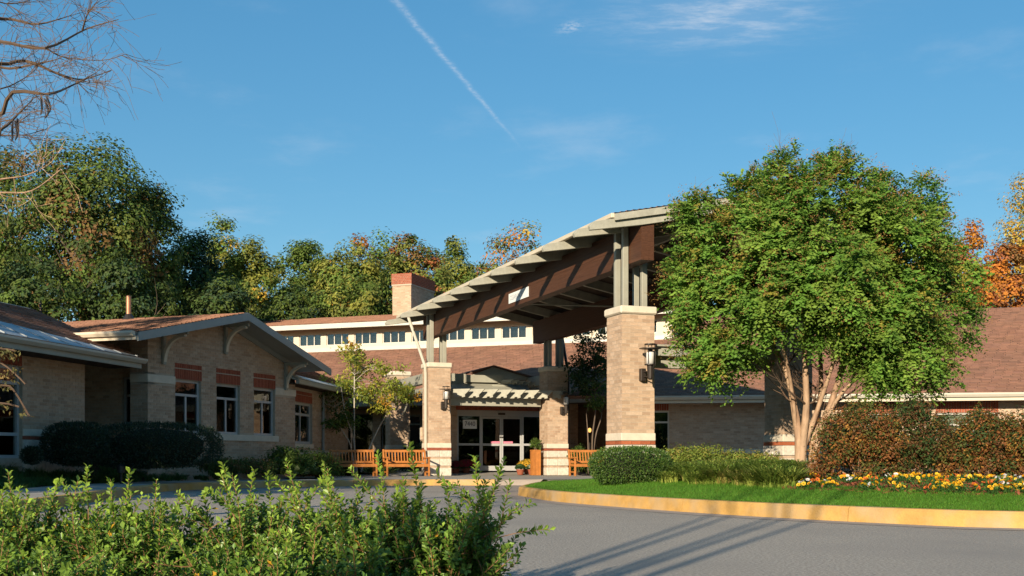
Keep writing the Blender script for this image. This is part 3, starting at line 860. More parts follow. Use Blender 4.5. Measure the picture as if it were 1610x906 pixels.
# ---- wall lanterns on three pillars
def lantern(u, y, zz, dx, label):
    t = thing('wall_lantern', label, 'lantern', (CX, CY, 0), AC, 'lanterns on the canopy pillars')
    base = (u + dx, y - PW - 0.006, zz)
    def P(x, yy, z): return (base[0] + x, base[1] + yy, base[2] + z)
    MB().box(-0.06, 0.06, -0.13, 0.0, -0.14, 0.14).build('backplate', M['bronze'], t, base, bevel=0.012)
    ar = MB(); ar.tube([(0, -0.1, 0.06), (0.03, -0.36, 0.06)], [.014, .014], 6); ar.tube([(0, -0.1, -0.05), (0.03, -0.36, -0.05)], [.014, .014], 6)
    ar.build('arm', M['bronze'], t, base)
    c = (base[0] + 0.03, base[1] - 0.38, base[2])
    MB().lathe([(0.035, -0.13), (0.055, -0.1), (0.075, 0.2), (0.09, 0.21)], 14).build('stem_cone', M['bronze'], t, c, smooth=False)
    MB().lathe([(0.085, 0.21), (0.088, 0.46), (0.08, 0.48)], 18).build('glass_shade', M['frost'], t, c, smooth=True)
    cg = MB()
    for k in range(4):
        a = PI / 4 + k * PI / 2; cg.tube([(0.118 * math.cos(a), 0.118 * math.sin(a), 0.2), (0.118 * math.cos(a), 0.118 * math.sin(a), 0.66)], [.009, .009], 5)
    for z in (0.205, 0.655): cg.lathe([(0.128, z - .012), (0.128, z + .012), (0.105, z + .013), (0.105, z - .011)], 18)
    cg.build('cage', M['bronze'], t, c)
    MB().lathe([(0.06, 0.48), (0.055, 0.53)], 12).build('lamp_cap', M['bronze'], t, c)
    MB().lathe([(0.09, 0.545), (0.245, 0.555), (0.245, 0.567), (0.09, 0.575)], 24).build('shade_disc', M['bronze'], t, c, smooth=False)
    return t
lantern(0, 0, 2.64, 0.07, 'large dark lantern on the tall pillar behind the clipped bush')
lantern(0, YL, 2.66, 0.09, 'dark lantern on the pillar beside the benches')
lantern(4.50, YL, 2.55, 0.14, 'dark lantern on the pillar right of the entrance doors')

# ================================================================ GABLED WING (local: x out of the wall, y along it, away from the viewer)
GX, GY, GA = -9.64, 30.3, rad(-20)
gable = thing('gabled_wing', 'brick wing with a low front gable, curved eave brackets and three windows with red lintels', 'building', (GX, GY, 0), GA)
GR, GP = 3.28, 5.02
GSL, GSR = 0.218, 0.258
def g_top(y): return GP - (GSL * (GR - y) if y < GR else GSR * (y - GR))
WINS = [(1.17, 2.365), (3.11, 4.31), (5.07, 6.27)]
WZ0, WZ1 = 1.50, 2.97
LZ1 = 3.40
gw = MB()
ops = [(a, b, WZ0, WZ1) for a, b in WINS]
wall_panels(gw, 7.5, 0.0, lambda y: g_top(y) - 0.12, ops, 0.3, breaks=(GR,))
gwall = gw.build('wall', M['mortar'], gable, None, PI / 2)
ops_b = [(a, b, WZ0, LZ1) for a, b in WINS] + [(0, 1.17, 2.80, 3.03), (6.27, 7.5, 2.80, 3.03), (1.0, 6.45, 1.31, 1.50)]
cells, h = brick_cells(7.5, 0.2, 5.2, ops_b, lambda y: g_top(y) - 0.16)
lay_bricks(gwall, [(cells, h, (0, 0), 0)], singles=300)
MB().box(-0.02, 1.165, -0.025, 0.1, 2.805, 3.025).build('stone_belt', M['stone'], gwall, bevel=0.008)
MB().box(6.275, 7.52, -0.025, 0.1, 2.805, 3.025).build('stone_belt', M['stone'], gwall, bevel=0.008)
MB().box(1.0, 6.45, -0.04, 0.1, 1.31, 1.495).build('sill_band', M['stone'], gwall, bevel=0.008)
for (a, b) in WINS:
    lay_bricks(gwall, [([(x, x + 0.072, 3.115) for x in np.arange(a - .02, b, 0.083)], 0.27, (0, 0), 0), ([(x, x + 0.072, 3.345) for x in np.arange(a - .02, b, 0.083)], 0.125, (0, 0), 0)], mat='red', depth=0.08, proud=0.012)
for i, (a, b) in enumerate(WINS):
    w = b - a; hh = WZ1 - WZ0
    window(gwall, (a, 0, WZ0), 0, w, hh, bars_v=((w / 2, 0.05, hh - 0.42),), bars_h=(hh - 0.42,), fw=0.07,
           splits=[(0.07, w / 2 - .035, .07, hh - .45), (w / 2 + .035, w - .07, .07, hh - .45), (0.07, w - .07, hh - .385, hh - .07)], curtain='teal' if i else 'curtain', room=0.12)
# return wall facing the viewer, and the body behind
rw = MB(); rw.box(-0.56, 0, 0, 0.3, 0.0, g_top(0) - 0.12)
rwall = rw.build('wall', M['mortar'], gable)
cells, h = brick_cells(0.555, 0.2, 4.0, [(-0.56, 0, 2.80, 3.03)], x0=-0.555)
lay_bricks(rwall, [(cells, h, (0, 0), 0)])
MB().box(-0.56, 0.02, -0.025, 0.1, 2.805, 3.025).build('stone_belt', M['stone'], rwall, bevel=0.008)
# recessed bay with a tall window
RO = [(-1.22, -0.60, 0.5, 3.0)]
rb = MB(); wall_panels(rb, 4.0, 0.0, lambda x: 4.0, RO, 0.25, x0=-4.56)
rbw = rb.build('wall', M['mortar'], gable, (0, 0.5, 0))
cells, h = brick_cells(3.96, 0.2, 4.0, RO, x0=-4.56)
lay_bricks(rbw, [(cells, h, (0, 0), 0)])
window(rbw, (-1.22, 0, 0.5), 0, 0.62, 2.5, bars_h=(2.0,), fw=0.06, splits=[(0.06, .56, .06, 1.97), (0.06, .56, 2.03, 2.44)], curtain='teal', room=0.04)
body = MB(); body.box(-9.0, -0.35, 0.8, 7.4, 0, 3.9); body.box(-0.34, 0.0, 7.2, 7.5, 0, 3.8)
body.build('rear_body', M['mortar'], gable)
# roof
for s in (-1, 1):
    ye = -1.62 if s == -1 else 8.15
    GS = GSL if s == -1 else GSR
    poly = [(0.95, ye, g_top(ye) - 0.03), (0.95, GR, g_top(GR) - 0.03), (0.95, GR, g_top(GR) - 0.10), (0.95, ye, g_top(ye) - 0.10)]
    rf = MB().prism(poly, (-9.6, 0, 0)).build('roof_slope', M['fascia'], gable)
    l = math.hypot(1, GS)
    run = abs(GR - ye) + 0.03
    if s == -1: shingles('s', rf, (0.98, ye - 0.03, g_top(ye - .03) - 0.025), (-1, 0, 0), (0, 1 / l, GS / l), 9.6, run * l, seed=11)
    else: shingles('s', rf, (-8.85, ye + 0.03, g_top(ye + .03) - 0.025), (1, 0, 0), (0, -1 / l, GS / l), 9.6, run * l, seed=12)
    MB().prism([(0.93, ye, g_top(ye) - 0.25), (0.93, GR, g_top(GR) - 0.25), (0.93, GR, g_top(GR) - 0.032), (0.93, ye, g_top(ye) - 0.032)], (0.05, 0, 0)).build('rake_board', M['fascia'], gable)
    MB().prism([(0.012, max(ye, 0.0) if s == -1 else min(ye, 7.5), g_top(0 if s == -1 else 7.5) - 0.26), (0.012, GR, g_top(GR) - 0.26), (0.012, GR, g_top(GR) - 0.105), (0.012, 0 if s == -1 else 7.5, g_top(0 if s == -1 else 7.5) - 0.105)], (0.05, 0, 0)).build('frieze_board', M['fascia'], gable)
MB().box(-9.0, 0.93, -1.68, -1.63, g_top(-1.62) - 0.22, g_top(-1.62) - 0.12).build('fascia_board', M['cream'], gable)
gt = MB(); gt.prism([(0.93, -1.69, g_top(-1.62) - 0.13), (0.93, -1.69, g_top(-1.62) - 0.02), (0.93, -1.82, g_top(-1.62) - 0.005), (0.93, -1.82, g_top(-1.62) - 0.06), (0.93, -1.77, g_top(-1.62) - 0.13)], (-9.0, 0, 0))
gt.build('gutter', M['cream'], gable)
MB().lathe([(0.075, -0.3), (0.075, 0.62), (0.06, 0.63)], 12).build('vent_pipe', M['bronze_pipe'], gable, (-3.0, 3.0, g_top(3.0) + 0.05))
MB().lathe([(0.22, -0.07), (0.09, 0.14), (0.085, 0.15)], 12).build('pipe_flashing', M['bronze'], gable, (-3.0, 3.0, g_top(3.0) - 0.02))
def bracket(y):
    zt = g_top(y) - 0.27
    b = MB(); b.box(0.0, 0.075, -0.06, 0.06, zt - 0.85, zt + 0.02)
    b.box(0.0, 0.82, -0.05, 0.05, zt - 0.06, zt + 0.02)
    o = b.build('bracket', M['sage'], gable, (0.02, y, 0))
    pts = [(0.05 + 0.68 * (1 - math.cos(a)), 0, zt - 0.78 + 0.70 * math.sin(a)) for a in np.linspace(0, PI / 2, 11)]
    a = MB()
    for p, q in zip(pts[:-1], pts[1:]): a.bar(p, (q[0] + (q[0] - p[0]) * .06, 0, q[2] + (q[2] - p[2]) * .06), 0.11, 0.085, up=(1, 0, 0.01))
    a.build('curved_brace', M['cream'], o)
for y in (0.6, 3.5, 6.85): bracket(y)

# ================================================================ LEFT WING
left = thing('left_wing', 'low brick wing with tall grey window and pale metal roof edge, far left', 'building', (-10.69, 28.63, 0), rad(-11))
LO = [(-5.43, -2.55, 0.78, 2.86)]
lw = MB(); wall_panels(lw, 14.0, 0.0, lambda y: 3.32, LO, 0.3, x0=-14.0)
lwall = lw.build('wall', M['mortar'], left, None, PI / 2)
cells, h = brick_cells(14.0, 1.46, 3.3, [(-5.43, -2.55, 0.78, 3.24)], x0=-14.0)
lay_bricks(lwall, [(cells, h, (0, 0), 0)])
for (a, b) in ((-14, -5.435), (-2.545, 0)):
    MB().box(a, b, -0.025, 0.05, 1.29, 1.45).build('stone_belt', M['stone'], lwall, bevel=0.008)
    nb = int((b - a) / 0.85)
    for k in range(nb):
        for (z0, z1) in ((0.45, 0.74), (0.80, 0.95), (0.99, 1.20)):
            MB().box(a + k * 0.85 + .004, a + (k + 1) * 0.85 - .004, -0.03 - random.uniform(0, .005), 0.05, z0, z1).build('stone_block', M['split'], lwall, bevel=0.01)
    lay_bricks(lwall, [([(x, min(x + .235, b), 1.247) for x in np.arange(a, b - .05, 0.245)], 0.075, (0, -0.012), 0)], mat='red')
    lay_bricks(lwall, [([(x, min(x + .235, b), 0.97) for x in np.arange(a, b - .05, 0.245)], 0.035, (0, -0.012), 0)])
lay_bricks(lwall, [([(x, x + 0.072, 2.985) for x in np.arange(-5.43, -2.6, 0.087)], 0.22, (0, 0), 0), ([(x, x + 0.072, 3.16) for x in np.arange(-5.43, -2.6, 0.087)], 0.11, (0, 0), 0)], mat='red', depth=0.08, proud=0.01)
W_ = 2.88; vb = [W_ - 0.75, W_ - 1.5, W_ - 2.2]
xs_ = [0.07] + sorted(vb) + [W_ - 0.07]
sp = [(a + .035, b - .035, z0, z1) for a, b in zip(xs_[:-1], xs_[1:]) for (z0, z1) in ((.07, .5), (.58, 1.66), (1.74, 2.01))]
window(lwall, (-5.43, 0, 0.78), 0, W_, 2.08, bars_v=[(x, .05, 2.03) for x in vb], bars_h=(0.54, 1.70), fw=0.07, curtain='teal', splits=sp, room=0.06)
MB().box(-8.0, -0.25, -14, -0.05, 0.2, 3.1).build('rear_body', M['mortar'], left)
EZ = 3.37
LP = 0.43
for s in (1, -1):
    if s == 1:
        poly = [(0.85, -14, EZ), (-2.4, -14, EZ + LP * 3.25), (-2.4, -14, EZ + LP * 3.25 - .08), (0.85, -14, EZ - .08)]
    else:
        poly = [(-2.4, -14, EZ + LP * 3.25), (-7.0, -14, EZ - 0.6), (-7.0, -14, EZ - .68), (-2.4, -14, EZ + LP * 3.25 - .08)]
    rf = MB().prism(poly, (0, 15.3, 0)).build('roof_slope', M['sage'], left)
    if s == 1:
        l = math.hypot(1, LP)
        shingles('s', rf, (0.87, -14, EZ), (0, 1, 0), (-1 / l, 0, LP / l), 15.3, 3.27 * l, seed=21)
nst = 9
for k in range(nst):      # standing-seam panels of the pale metal apron, tapering into the valley
    ya, yb = -6.0 + k * 0.78, -6.0 + (k + 1) * 0.78 - 0.012
    def wd(y): return max(0.04, 1.15 * (1.05 - y) / 5.0)
    pan_ = MB(); e = 0.035
    pan_.prism([(0.88, ya, EZ + e - LP * .03), (0.88, yb, EZ + e - LP * .03), (0.85 - wd(yb), yb, EZ + e + LP * wd(yb)), (0.85 - wd(ya), ya, EZ + e + LP * wd(ya))], (0, 0, 0.012))
    pan_.bar((0.88, yb, EZ + e), (0.85 - wd(yb), yb, EZ + e + LP * wd(yb)), 0.025, 0.05)
    pan_.build('metal_panel', M['metalroof'], left)
gl_ = MB(); gl_.prism([(0.87, -14, EZ - 0.02), (0.99, -14, EZ - 0.01), (0.99, -14, EZ - 0.06), (0.93, -14, EZ - 0.13), (0.87, -14, EZ - 0.13)], (0, 15.35, 0)); gl_.build('gutter', M['gutter'], left)
MB().box(0.80, 0.86, -14, 1.25, EZ - 0.26, EZ - 0.085).build('fascia_board', M['sage'], left)
MB().box(0.0, 0.80, -14, 1.2, EZ - 0.25, EZ - 0.22).build('soffit', M['soffit'], left)

# ================================================================ LINK WING (between the gable and the porch)
lk = thing('link_wing', 'recessed low brick wing with a white metal eave and one tall reflecting window', 'building', (-7.33, 37.7, 0), rad(-7))
KO = [(0.35, 2.55, 1.30, 2.70)]
lm = MB(); wall_panels(lm, 7.3, 0, lambda y: 3.25, KO, 0.25, x0=0)
lwl = lm.build('wall', M['mortar'], lk, None, PI / 2)
cells, h = brick_cells(7.3, 1.1, 3.25, [(0.35, 2.55, 1.2, 3.12)]); lay_bricks(lwl, [(cells, h, (0, 0), 0)])
cells, h = brick_cells(7.3, 0.2, 0.92, []); lay_bricks(lwl, [(cells, h, (0, 0), 0)])
MB().box(0, 7.3, -0.03, 0.05, 0.93, 1.08).build('stone_belt', M['stone'], lwl)
MB().box(0.3, 2.6, -0.04, 0.05, 1.15, 1.29).build('sill', M['stone'], lwl)
lay_bricks(lwl, [([(x, x + 0.075, 2.83) for x in np.arange(0.35, 2.5, 0.087)], 0.24, (0, 0), 0), ([(x, x + 0.075, 3.02) for x in np.arange(0.35, 2.5, 0.087)], 0.11, (0, 0), 0)], mat='red', depth=0.08, proud=0.01)
window(lwl, (0.35, 0, 1.30), 0, 2.2, 1.40, bars_v=((1.1, .05, 1.35),), bars_h=(1.0,), fw=0.08, splits=[(.08, 1.06, .08, .96), (1.14, 2.12, .08, .96), (.08, 1.06, 1.04, 1.32), (1.14, 2.12, 1.04, 1.32)])
MB().tube([(0.06, 3.7, 0.3), (0.06, 3.7, 3.2)], [.05, .05], 8).build('downspout', M['fascia'], lk)
poly = [(0.55, -0.9, 3.36), (-2.6, -0.9, 3.36 + .4 * 3.15), (-2.6, -0.9, 3.28 + .4 * 3.15), (0.55, -0.9, 3.28)]
rf = MB().prism(poly, (0, 10.5, 0)).build('roof_slope', M['sage'], lk)
l = math.hypot(1, .4)
shingles('s', rf, (0.20, -0.9, 3.36 + .4 * .35), (0, 1, 0), (-1 / l, 0, .4 / l), 10.5, 2.8 * l, seed=31)
for k in range(13):
    MB().prism([(0.60, -0.9 + k * .8, 3.365), (0.60, -0.11 + k * .8, 3.365), (0.19, -0.11 + k * .8, 3.53), (0.19, -0.9 + k * .8, 3.53)], (0, 0, .012)).build('metal_panel', M['white'], lk)
MB().box(0.5, 0.62, -0.9, 9.6, 3.20, 3.345).build('gutter', M['sage'], lk)
MB().box(0, .5, -0.9, 9.6, 3.19, 3.22).build('soffit', M['soffit'], lk)

# ================================================================ MAIN HALL (local: x along the front, y back)
hall = thing('main_hall', 'large main hall with a band of clerestory windows above a broad brown shingle roof', 'building', (-7.0, 56.0, 0), rad(-20))
HX0, HX1 = -14.0, 15.0
CZ0, CZ1 = 6.42, 7.02
bays = []
x = 13.1
while x > HX0: bays.append(x); x -= 1.545
cw = MB()
cops = [(b, b + 1.24, CZ0, CZ1) for b in bays]
wall_panels(cw, HX1 - HX0, 6.0, lambda x: 7.35, cops, 0.25, x0=HX0)
cwall = cw.build('clerestory_wall', M['cream'], hall)
MB().box(HX0, HX1 + .02, -0.06, 0.0, 6.02, 6.30).build('sill_band', M['white'], cwall, bevel=0.01)
for b in bays:
    window(cwall, (b, 0, CZ0), 0, 1.24, CZ1 - CZ0, bars_v=((0.413, .03, .57), (0.827, .03, .57)), fw=0.045, mat='white', inset=0.05,
           splits=[(.045, .39, .045, .555), (.436, .805, .045, .555), (.85, 1.195, .045, .555)], room=0.5)
# end wall of the clerestory with ribbed siding
MB().box(HX1 - 0.2, HX1, 0.26, 6.0, 5.0, 7.35).build('end_wall', M['siding'], hall)
for k in range(14): MB().box(HX1, HX1 + 0.02, 0.30 + k * 0.3, 0.42 + k * 0.3, 6.0, 7.3).build('siding_rib', M['siding'], hall)
# upper roof
poly = [(HX0, -0.75, 7.42), (HX0, 4.6, 8.44), (HX0, 9.6, 7.42), (HX0, 9.6, 7.34), (HX0, 4.6, 8.36), (HX0, -0.75, 7.34)]
rf = MB().prism(poly, (HX1 + 0.7 - HX0, 0, 0)).build('upper_roof', M['deck'], hall)
l = math.hypot(5.35, 1.02)
shingles('s', rf, (HX0, -0.78, 7.424), (1, 0, 0), (0, 5.35 / l, 1.02 / l), HX1 + .7 - HX0, l, seed=41)
MB().box(HX0, HX1 + .72, -0.82, -0.76, 7.16, 7.40).build('fascia_board', M['white'], hall, bevel=0.01)
MB().box(HX0, HX1 + .6, -0.75, -0.01, 7.24, 7.28).build('soffit', M['soffit'], hall)
# lower roof
LR0, LR1 = (-7.4, 3.12), (0.0, 6.12)
poly = [(HX0, LR0[0], LR0[1]), (HX0, LR1[0], LR1[1]), (HX0, LR1[0], LR1[1] - .09), (HX0, LR0[0], LR0[1] - .09)]
rf = MB().prism(poly, (HX1 + 4 - HX0, 0, 0)).build('lower_roof', M['deck'], hall)
l = math.hypot(7.4, 3.0)
shingles('s', rf, (HX0, LR0[0] - .03, LR0[1]), (1, 0, 0), (0, 7.4 / l, 3.0 / l), HX1 + 4 - HX0, l, seed=42)
MB().box(HX0, HX1 + 1.5, -7.52, -7.41, 2.98, 3.13).build('gutter', M['sage'], hall)
MB().box(HX0, HX1 + 1.5, -7.4, -4.9, 2.96, 3.0).build('soffit', M['soffit'], hall)
hw = MB()
PO = [(0.5, 2.7, 0.25, 2.8), (3.1, 5.0, 0.25, 2.7)]
wall_panels(hw, HX1 + 1.5 - HX0, 0, lambda x: 3.0, PO, 0.3, x0=HX0)
hwl = hw.build('wall', M['mortar'], hall, (0, -4.9, 0))
cells, h = brick_cells(HX1 + 1.5 - HX0, 0.2, 3.0, PO, x0=HX0); lay_bricks(hwl, [(cells, h, (0, 0), 0)])
window(hwl, (3.1, 0, 0.25), 0, 1.9, 2.45, bars_v=((.95, .05, 2.4),), bars_h=(2.05,), splits=[(.06, .92, .06, 2.02), (.98, 1.84, .06, 2.02), (.06, 1.84, 2.08, 2.39)], label='dark glazed side entrance', glass='glass_dark', mat='fascia')
window(hwl, (0.5, 0, 0.25), 0, 2.2, 2.55, bars_v=((1.1, .05, 2.5),), splits=[(.06, 1.07, .06, 2.49), (1.13, 2.14, .06, 2.49)], label='dark glazed porch screen', glass='glass_dark', mat='bronze')
MB().box(HX0 + .3, HX1 - .3, 0.3, 5.5, 5.5, 7.3).build('dark_loft', M['dark'], hall)  # near-black block standing in for the unlit loft
# chimney: part of the hall
ch = MB(); ch.box(0, 1.05, 0, 2.9, 7.0, 9.72)
chim = ch.build('chimney', M['mortar'], hall, (-0.28, 3.2, 0))
f1 = brick_cells(1.05, 7.4, 9.8, x0=0); f2 = brick_cells(2.9, 7.4, 9.8, x0=0)
lay_bricks(chim, [(f1[0], f1[1], (0, 0), 0), (f2[0], f2[1], (1.05, 0), PI / 2)])
cap = [(brick_cells(1.13, 9.8, 10.36, x0=-.04, blen=.10)[0], .068, (0, -.04), 0), (brick_cells(2.98, 9.8, 10.36, x0=-.04, blen=.10)[0], .068, (1.09, 0), PI / 2)]
lay_bricks(chim, cap, mat='red')
MB().box(-.035, 1.085, -.035, 2.935, 9.72, 10.34).build('chimney_cap', M['mortar'], chim)
MB().box(.3, .75, .6, 2.2, 10.34, 10.42).build('flue', M['bronze'], chim)

# ================================================================ RIGHT WING
rt = thing('right_wing', 'long low brick wing right of the canopy under broad brown shingle roof', 'building', (6.70, 41.0, 0), rad(-10.6))
RX0, RX1 = -3.3, 26.0
OV = 0.80
RO2 = [(-2.85, -1.10, 1.0, 2.55), (5.6, 7.0, 1.0, 2.40), (8.2, 10.3, 1.0, 2.40)]
rm_ = MB(); wall_panels(rm_, RX1 - RX0, 0, lambda x: 2.95, RO2, 0.3, x0=RX0)
rwl = rm_.build('wall', M['mortar'], rt, (0, OV, 0))
ops2 = [(a, b, z0, 2.86) for a, b, z0, z1 in RO2]
cells, h = brick_cells(RX1 - RX0, 1.16, 2.95, ops2, x0=RX0); lay_bricks(rwl, [(cells, h, (0, 0), 0)])
cells, h = brick_cells(RX1 - RX0, 0.2, 0.84, ops2, x0=RX0); lay_bricks(rwl, [(cells, h, (0, 0), 0)])
for (a, b) in ((RX0, -2.855), (-1.095, 5.595), (7.005, 8.195), (10.305, RX1)):
    MB().box(a, b, -0.03, .05, 0.98, 1.13).build('stone_belt', M['stone'], rwl, bevel=.008)
    lay_bricks(rwl, [([(x, min(x + .235, b), .93) for x in np.arange(a, b - .05, .245)], .08, (0, -0.01), 0)], mat='red')
for a, b, z0, z1 in RO2:
    lay_bricks(rwl, [([(x, x + .075, (z1 + 2.84) / 2) for x in np.arange(a, b - .05, .087)], 2.82 - z1, (0, 0), 0)], mat='red', depth=.08, proud=.01)
    w = b - a; hh = z1 - z0
    window(rwl, (a, 0, z0), 0, w, hh, bars_v=((w * .6, .05, hh - .05),), bars_h=(hh - .42,), fw=.06, mat='white',
           splits=[(.06, w * .6 - .03, .06, hh - .45), (w * .6 + .03, w - .06, .06, hh - .45), (.06, w * .6 - .03, hh - .39, hh - .06), (w * .6 + .03, w - .06, hh - .39, hh - .06)], curtain='curtain' if a > 4 else 'dark', room=.1)
MB().box(RX0 + 3, RX1, OV + .32, 9.5, 0, 2.95).build('rear_body', M['mortar'], rt)
RR = 10.6
RP = 0.398
RV = 0.6      # the ridge starts farther right: the left end runs down in a valley
rv = MB()
for dz in (0.0,):
    top = [(RX0 - 1.5, 0, 3.06), (RX1 + .6, 0, 3.06), (RX1 + .6, RR, 3.06 + RP * RR), (RV, RR, 3.06 + RP * RR)]
    back = [(RV, RR, 3.06 + RP * RR), (RX1 + .6, RR, 3.06 + RP * RR), (RX1 + .6, 2 * RR, 3.06), (RV, 2 * RR, 3.06)]
    for q in (top, back): rv.prism([(a, b, c - 0.09) for a, b, c in q], (0, 0, 0.09))
rf = rv.build('roof', M['deck'], rt)
l = math.hypot(1, RP)
shingles('s', rf, (RX0 - 1.5, -.03, 3.05), (1, 0, 0), (0, 1 / l, RP / l), RX1 + 2.1 - RX0, RR * l, seed=51, clip=lambda x, y: x > (RV - RX0 + 1.5) * y / (RR * l))
MB().prism([(RX0, -.02, 3.03), (RX0, -.14, 3.045), (RX0, -.14, 2.99), (RX0, -.09, 2.90), (RX0, -.02, 2.90)], (RX1 + .6 - RX0, 0, 0)).build('gutter', M['gutter'], rt)
MB().box(RX0, RX1 + .5, -.01, .03, 2.78, 2.885).build('fascia_board', M['cream'], rt)
MB().box(RX0, RX1 + .5, .03, OV, 2.80, 2.83).build('soffit', M['soffit'], rt)
# ================================================================ VEGETATION HELPERS
def unit(v): return v / np.maximum(np.linalg.norm(v, axis=-1, keepdims=True), 1e-9)

def leaf_quads(P, D, Nn, L, W, T, fold=0.18, mid=0.5):
    """each leaf: two triangles folded along the midrib"""
    D = unit(D); S = unit(np.cross(D, Nn)); U = np.cross(S, D)
    L = np.broadcast_to(np.asarray(L, float), (len(P),))[:, None]; W = np.broadcast_to(np.asarray(W, float), (len(P),))[:, None]
    m = P + D * L * mid + U * W * fold
    V = np.stack([P, m + S * W / 2, P + D * L, m - S * W / 2], 1).reshape(-1, 3)
    b = (np.arange(len(P)) * 4)[:, None, None]
    F = (np.array([[0, 1, 2], [0, 2, 3]])[None] + b).reshape(-1, 3)
    return V, F, np.repeat(T, 2, axis=0)

class Leaves:
    def __init__(s): s.V, s.F, s.T, s.n = [], [], [], 0
    def add(s, V, F, T): s.V.append(V); s.F.append(F + s.n); s.T.append(T); s.n += len(V)
    def mesh(s, name): return make_mesh(name, np.concatenate(s.V), np.concatenate(s.F), np.concatenate(s.T))
    def build(s, name, mat, parent=None, loc=None): return link(name, s.mesh(name), mat, parent, loc)

def pick(rg, pal, n):
    cols = np.array([c for c, w in pal]); w = np.array([w for c, w in pal], float)
    return cols[rg.choice(len(cols), n, p=w / w.sum())]

def sph(rg, n):
    return unit(rg.normal(size=(n, 3)))

MLEAF = leaf_mat('tree leaves', (1, 1, 1), 0.34, 0.55, 0.16)
MGLOSS = leaf_mat('glossy shrub leaves', (1, 1, 1), 0.26, 0.38, 0.4)
MGRASS = leaf_mat('grass blades', (1, 1, 1), 0.35, 0.5, 0.25)
MPETAL = leaf_mat('petals', (1, 1, 1), 0.25, 0.6, 0.2)

def crown(seed, rx, ry, rz, nclump, per, cr, L, W, pal, lump=0.28, inner=0.35, jitter=0.16, flat=0.75):
    """leaf cloud: clumps on an uneven shell and inside it; origin at the crown's middle"""
    rg = np.random.default_rng(seed)
    d = sph(rg, nclump)
    lobes = sph(rg, 9); amp = rg.uniform(-lump, lump, 9)
    f = 1 + (np.maximum(d @ lobes.T, 0) ** 4 @ amp)
    r = np.where(rg.random(nclump) < 0.72, rg.uniform(0.78, 1.0, nclump), rg.uniform(inner, 0.8, nclump)) * f
    C = d * r[:, None] * np.array([rx, ry, rz])
    crs = cr * rg.uniform(0.6, 1.35, nclump)
    cc = pick(rg, pal, nclump) * rg.uniform(0.8, 1.18, (nclump, 1))
    idx = np.repeat(np.arange(nclump), per)
    n = len(idx)
    ld = sph(rg, n)
    rr = rg.random(n) ** 0.45
    P = C[idx] + ld * (crs[idx] * rr)[:, None] * np.array([1, 1, flat])
    out = unit(ld * 1.1 + 1.0 * unit(C[idx]) + np.array([0, 0, 0.35]) + rg.normal(size=(n, 3)) * 0.42)
    dirs = unit(np.cross(out, rg.normal(size=(n, 3)))) + np.array([0, 0, -0.25])
    T = cc[idx] * rg.uniform(1 - jitter, 1 + jitter, (n, 1)) + rg.normal(size=(n, 3)) * 0.006
    alt = rg.random(n) < 0.12
    T[alt] = pick(rg, pal, int(alt.sum()))
    sz = rg.uniform(0.7, 1.25, n)
    lv = Leaves(); lv.add(*leaf_quads(P, dirs, out, L * sz, W * sz, np.clip(T, 0.004, 1)))
    return lv, C

def branchy(mb, p, d, length, r, depth, rg, spread=0.6, n=4, up=0.1, shrink=0.66, kids=(2, 4), minr=0.002, sides=5):
    """a limb with side limbs, recursively"""
    pts = [Vector(p)]; rad_ = [r]; d = Vector(d).normalized()
    for k in range(n):
        d = (d + Vector(rg.normal(size=3)) * 0.13 + Vector((0, 0, up * 0.3))).normalized()
        pts.append(pts[-1] + d * (length / n)); rad_.append(max(r * (1 - 0.75 * (k + 1) / n), minr))
    mb.tube(pts, rad_, sides if r > 0.012 else 3, cap=False)
    ends = [(pts[-1], d)]
    if depth > 0:
        for q in range(rg.integers(*kids) + 1):
            i = rg.integers(1, n + 1)
            sd = (d + Vector(rg.normal(size=3)) * spread + Vector((0, 0, up))).normalized()
            ends += branchy(mb, pts[i], sd, length * shrink * rg.uniform(.7, 1.1), max(rad_[i] * 0.7, minr), depth - 1, rg, spread, n, up, shrink, kids, minr, sides)
    return ends

# ================================================================ TREES BEHIND THE BUILDING
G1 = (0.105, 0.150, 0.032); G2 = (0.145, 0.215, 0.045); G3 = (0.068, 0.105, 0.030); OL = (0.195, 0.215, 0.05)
YG = (0.30, 0.30, 0.06); YE = (0.58, 0.38, 0.06); OR = (0.52, 0.20, 0.035); RU = (0.34, 0.13, 0.05); BR = (0.25, 0.145, 0.055)
PAL = {
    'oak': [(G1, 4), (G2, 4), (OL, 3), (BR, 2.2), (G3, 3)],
    'dark': [(G3, 5), (G1, 3), ((0.05, 0.085, 0.04), 3), (G2, .6)],
    'yg': [(YG, 4), (G2, 4), (OL, 3), (YE, .6)],
    'green': [(G1, 3), (G2, 5), (OL, 2), (YG, 1)],
    'greenorange': [(G2, 5), (OL, 4), (YG, 3), (OR, .7), (RU, .6)],
    'rust': [(RU, 1.7), (OL, 5), (G2, 4), (BR, 1.6), (YG, 2), (OR, .3)],
    'mix': [(OL, 4), (YG, 3), (RU, 1.6), (G2, 3)],
    'sparse': [(OR, 2), (BR, 2.5), (YE, 2), (OL, 3), (RU, 1)],
    'orange': [(OR, 5), (RU, 3), ((0.50, 0.22, 0.03), 2), (BR, 1)],
    'yellow': [(YE, 5), ((0.52, 0.38, 0.07), 3), (OR, 1), (OL, .8)],
}
def at(px, py, D): return ((px - 805) / 1800 * D, D, EYE + (724 - py) / 1800 * D)

